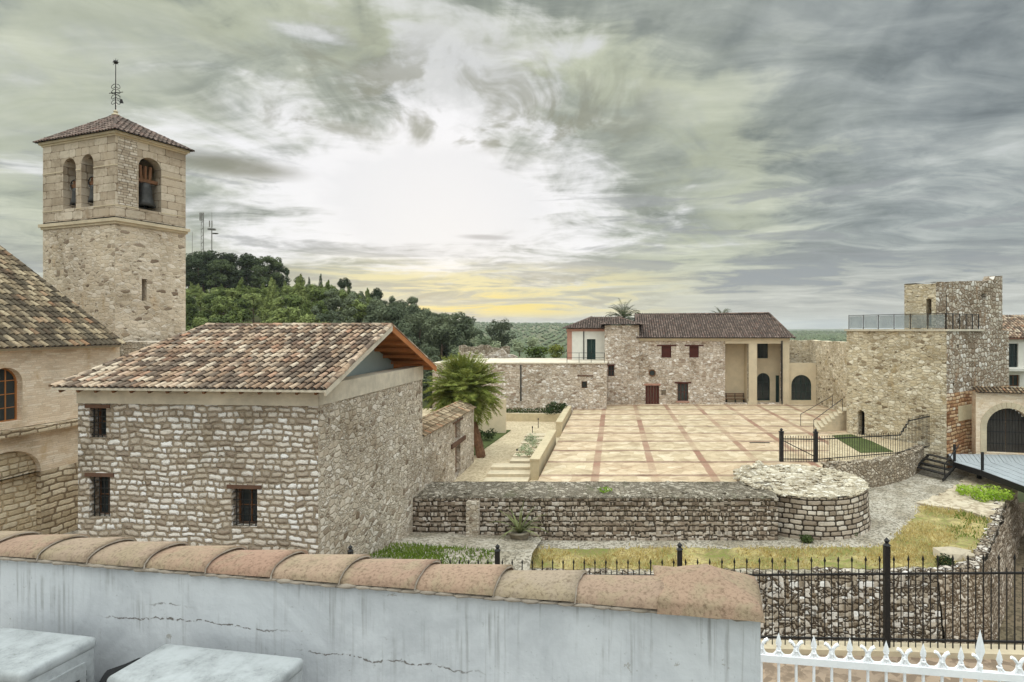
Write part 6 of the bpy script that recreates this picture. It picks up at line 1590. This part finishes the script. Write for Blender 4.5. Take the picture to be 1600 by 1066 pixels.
# far groves: small tree dots in rows over the open country
m_ = MB(); q = random.Random(31)
for k in range(9000):
    Y = 180*math.exp(q.random()*2.35); px = q.uniform(690, 1400); x = xat(px, Y); row = 9.0
    x = round(x/row)*row+q.uniform(-1.6, 1.6); Y = round(Y/row)*row+q.uniform(-1.6, 1.6)
    z = terrain(x, Y); s_ = q.uniform(1.6, 2.9); a = q.uniform(0, 6)
    vs = [Vector((x+s_*math.cos(a+i*PI*2/5)*q.uniform(.8, 1.15), Y+s_*math.sin(a+i*PI*2/5)*q.uniform(.8, 1.15), z+s_*.55*q.uniform(.7, 1.2))) for i in range(5)]+[Vector((x, Y, z+s_*1.35)), Vector((x, Y, z-.2))]
    m_.idx(vs, [(i, (i+1) % 5, 5) for i in range(5)]+[((i+1) % 5, i, 6) for i in range(5)])
tag(m_.build('olive_grove', 'olive_leaf'), 'olive groves dotted over the far low hills', 'trees', kind='stuff')

# ------------------------------------------------------------------ masts on the hill
def mast(px, py0, py1, Y, kind, label):
    a, b = at(px, py1, Y), at(px, py0, Y); r = thing('radio_mast', label, 'mast', (a.x, a.y, terrain(a.x, a.y))); z0 = terrain(a.x, a.y)-1
    m_ = MB()
    if kind == 'lattice':
        for s0, s1 in ((-1, -1), (1, -1), (0, 1)): m_.tube([(a.x+s0*.32, Y+s1*.3, z0), (a.x+s0*.28, Y+s1*.25, b.z)], .07, 4)
        n_ = 26
        for k in range(n_):
            za, zb_ = z0+(b.z-z0)*k/n_, z0+(b.z-z0)*(k+1)/n_; sg = 1 if k % 2 else -1; m_.beam((a.x-.3*sg, Y-.3, za), (a.x+.3*sg, Y-.3, zb_), .06, .06); m_.beam((a.x-.3*sg, Y-.3, za), (a.x, Y+.27, zb_), .06, .06)
    else: m_.tube([(a.x, Y, z0), (a.x, Y, b.z)], [.2 if kind == 'dish' else .09, .12 if kind == 'dish' else .05], 6)
    m_.build('pole', 'mast_grey', r)
    if kind == 'lattice':
        m_ = MB(); 
        for s0 in (-.45, 0, .45): m_.box((a.x+s0-.14, Y-.5, b.z-2.0), (a.x+s0+.14, Y-.38, b.z+.2))
        m_.build('antenna', 'mast_grey', r)
    if kind == 'dish':
        m_ = MB(); m_.lathe([(.9, b.z-2.4), (1.0, b.z-2.3), (1.0, b.z-2.0), (.9, b.z-1.95)], (a.x, Y, 0), 10); m_.tube([(a.x, Y, b.z), (a.x, Y, b.z+2.6)], .05, 4); m_.build('antenna_ring', 'mast_grey', r)
        m_ = MB(); m_.lathe([(0, 0), (.55, .1), (.8, .3)], (a.x+1.1, Y-.2, b.z-3.6), 12); m_.beam((a.x, Y, b.z-3.5), (a.x+1.1, Y-.2, b.z-3.5), .1, .1); m_.build('dish', 'mast_grey', r)
        m_ = MB(); m_.box((a.x-.45, Y-.5, b.z-1.6), (a.x-.2, Y-.38, b.z+.1)); m_.box((a.x+.2, Y-.5, b.z-1.6), (a.x+.45, Y-.38, b.z+.1)); m_.build('antenna', 'mast_grey', r)
mast(317, 334, 392, 158, 'lattice', 'square lattice radio mast left of the mast with the dish on the hill')
mast(331, 346, 392, 158, 'dish', 'round radio mast with dish and ring of antennas on the hill')
mast(300.5, 362, 392, 158, 'thin', 'thinnest shortest mast on the hill, nearest the bell tower')
# ------------------------------------------------------------------ air between here and the far hills
m_ = MB(); m_.box((-3600, -40, -75), (3600, 6600, 90)); hz = m_.build('haze', 'dark_inside'); hz['kind'] = 'stuff'; hz['label'] = 'thin pale air fading the far hills'
hm = bpy.data.materials.new('haze_air'); hm.use_nodes = True; hm.node_tree.nodes.clear(); hg = G(hm.node_tree)
pv = hg.n('ShaderNodeVolumePrincipled'); pv.inputs['Color'].default_value = (.86, .92, .97, 1); pv.inputs['Density'].default_value = .00012
ho = hg.n('ShaderNodeOutputMaterial'); hm.node_tree.links.new(pv.outputs[0], ho.inputs['Volume']); hz.data.materials.clear(); hz.data.materials.append(hm)
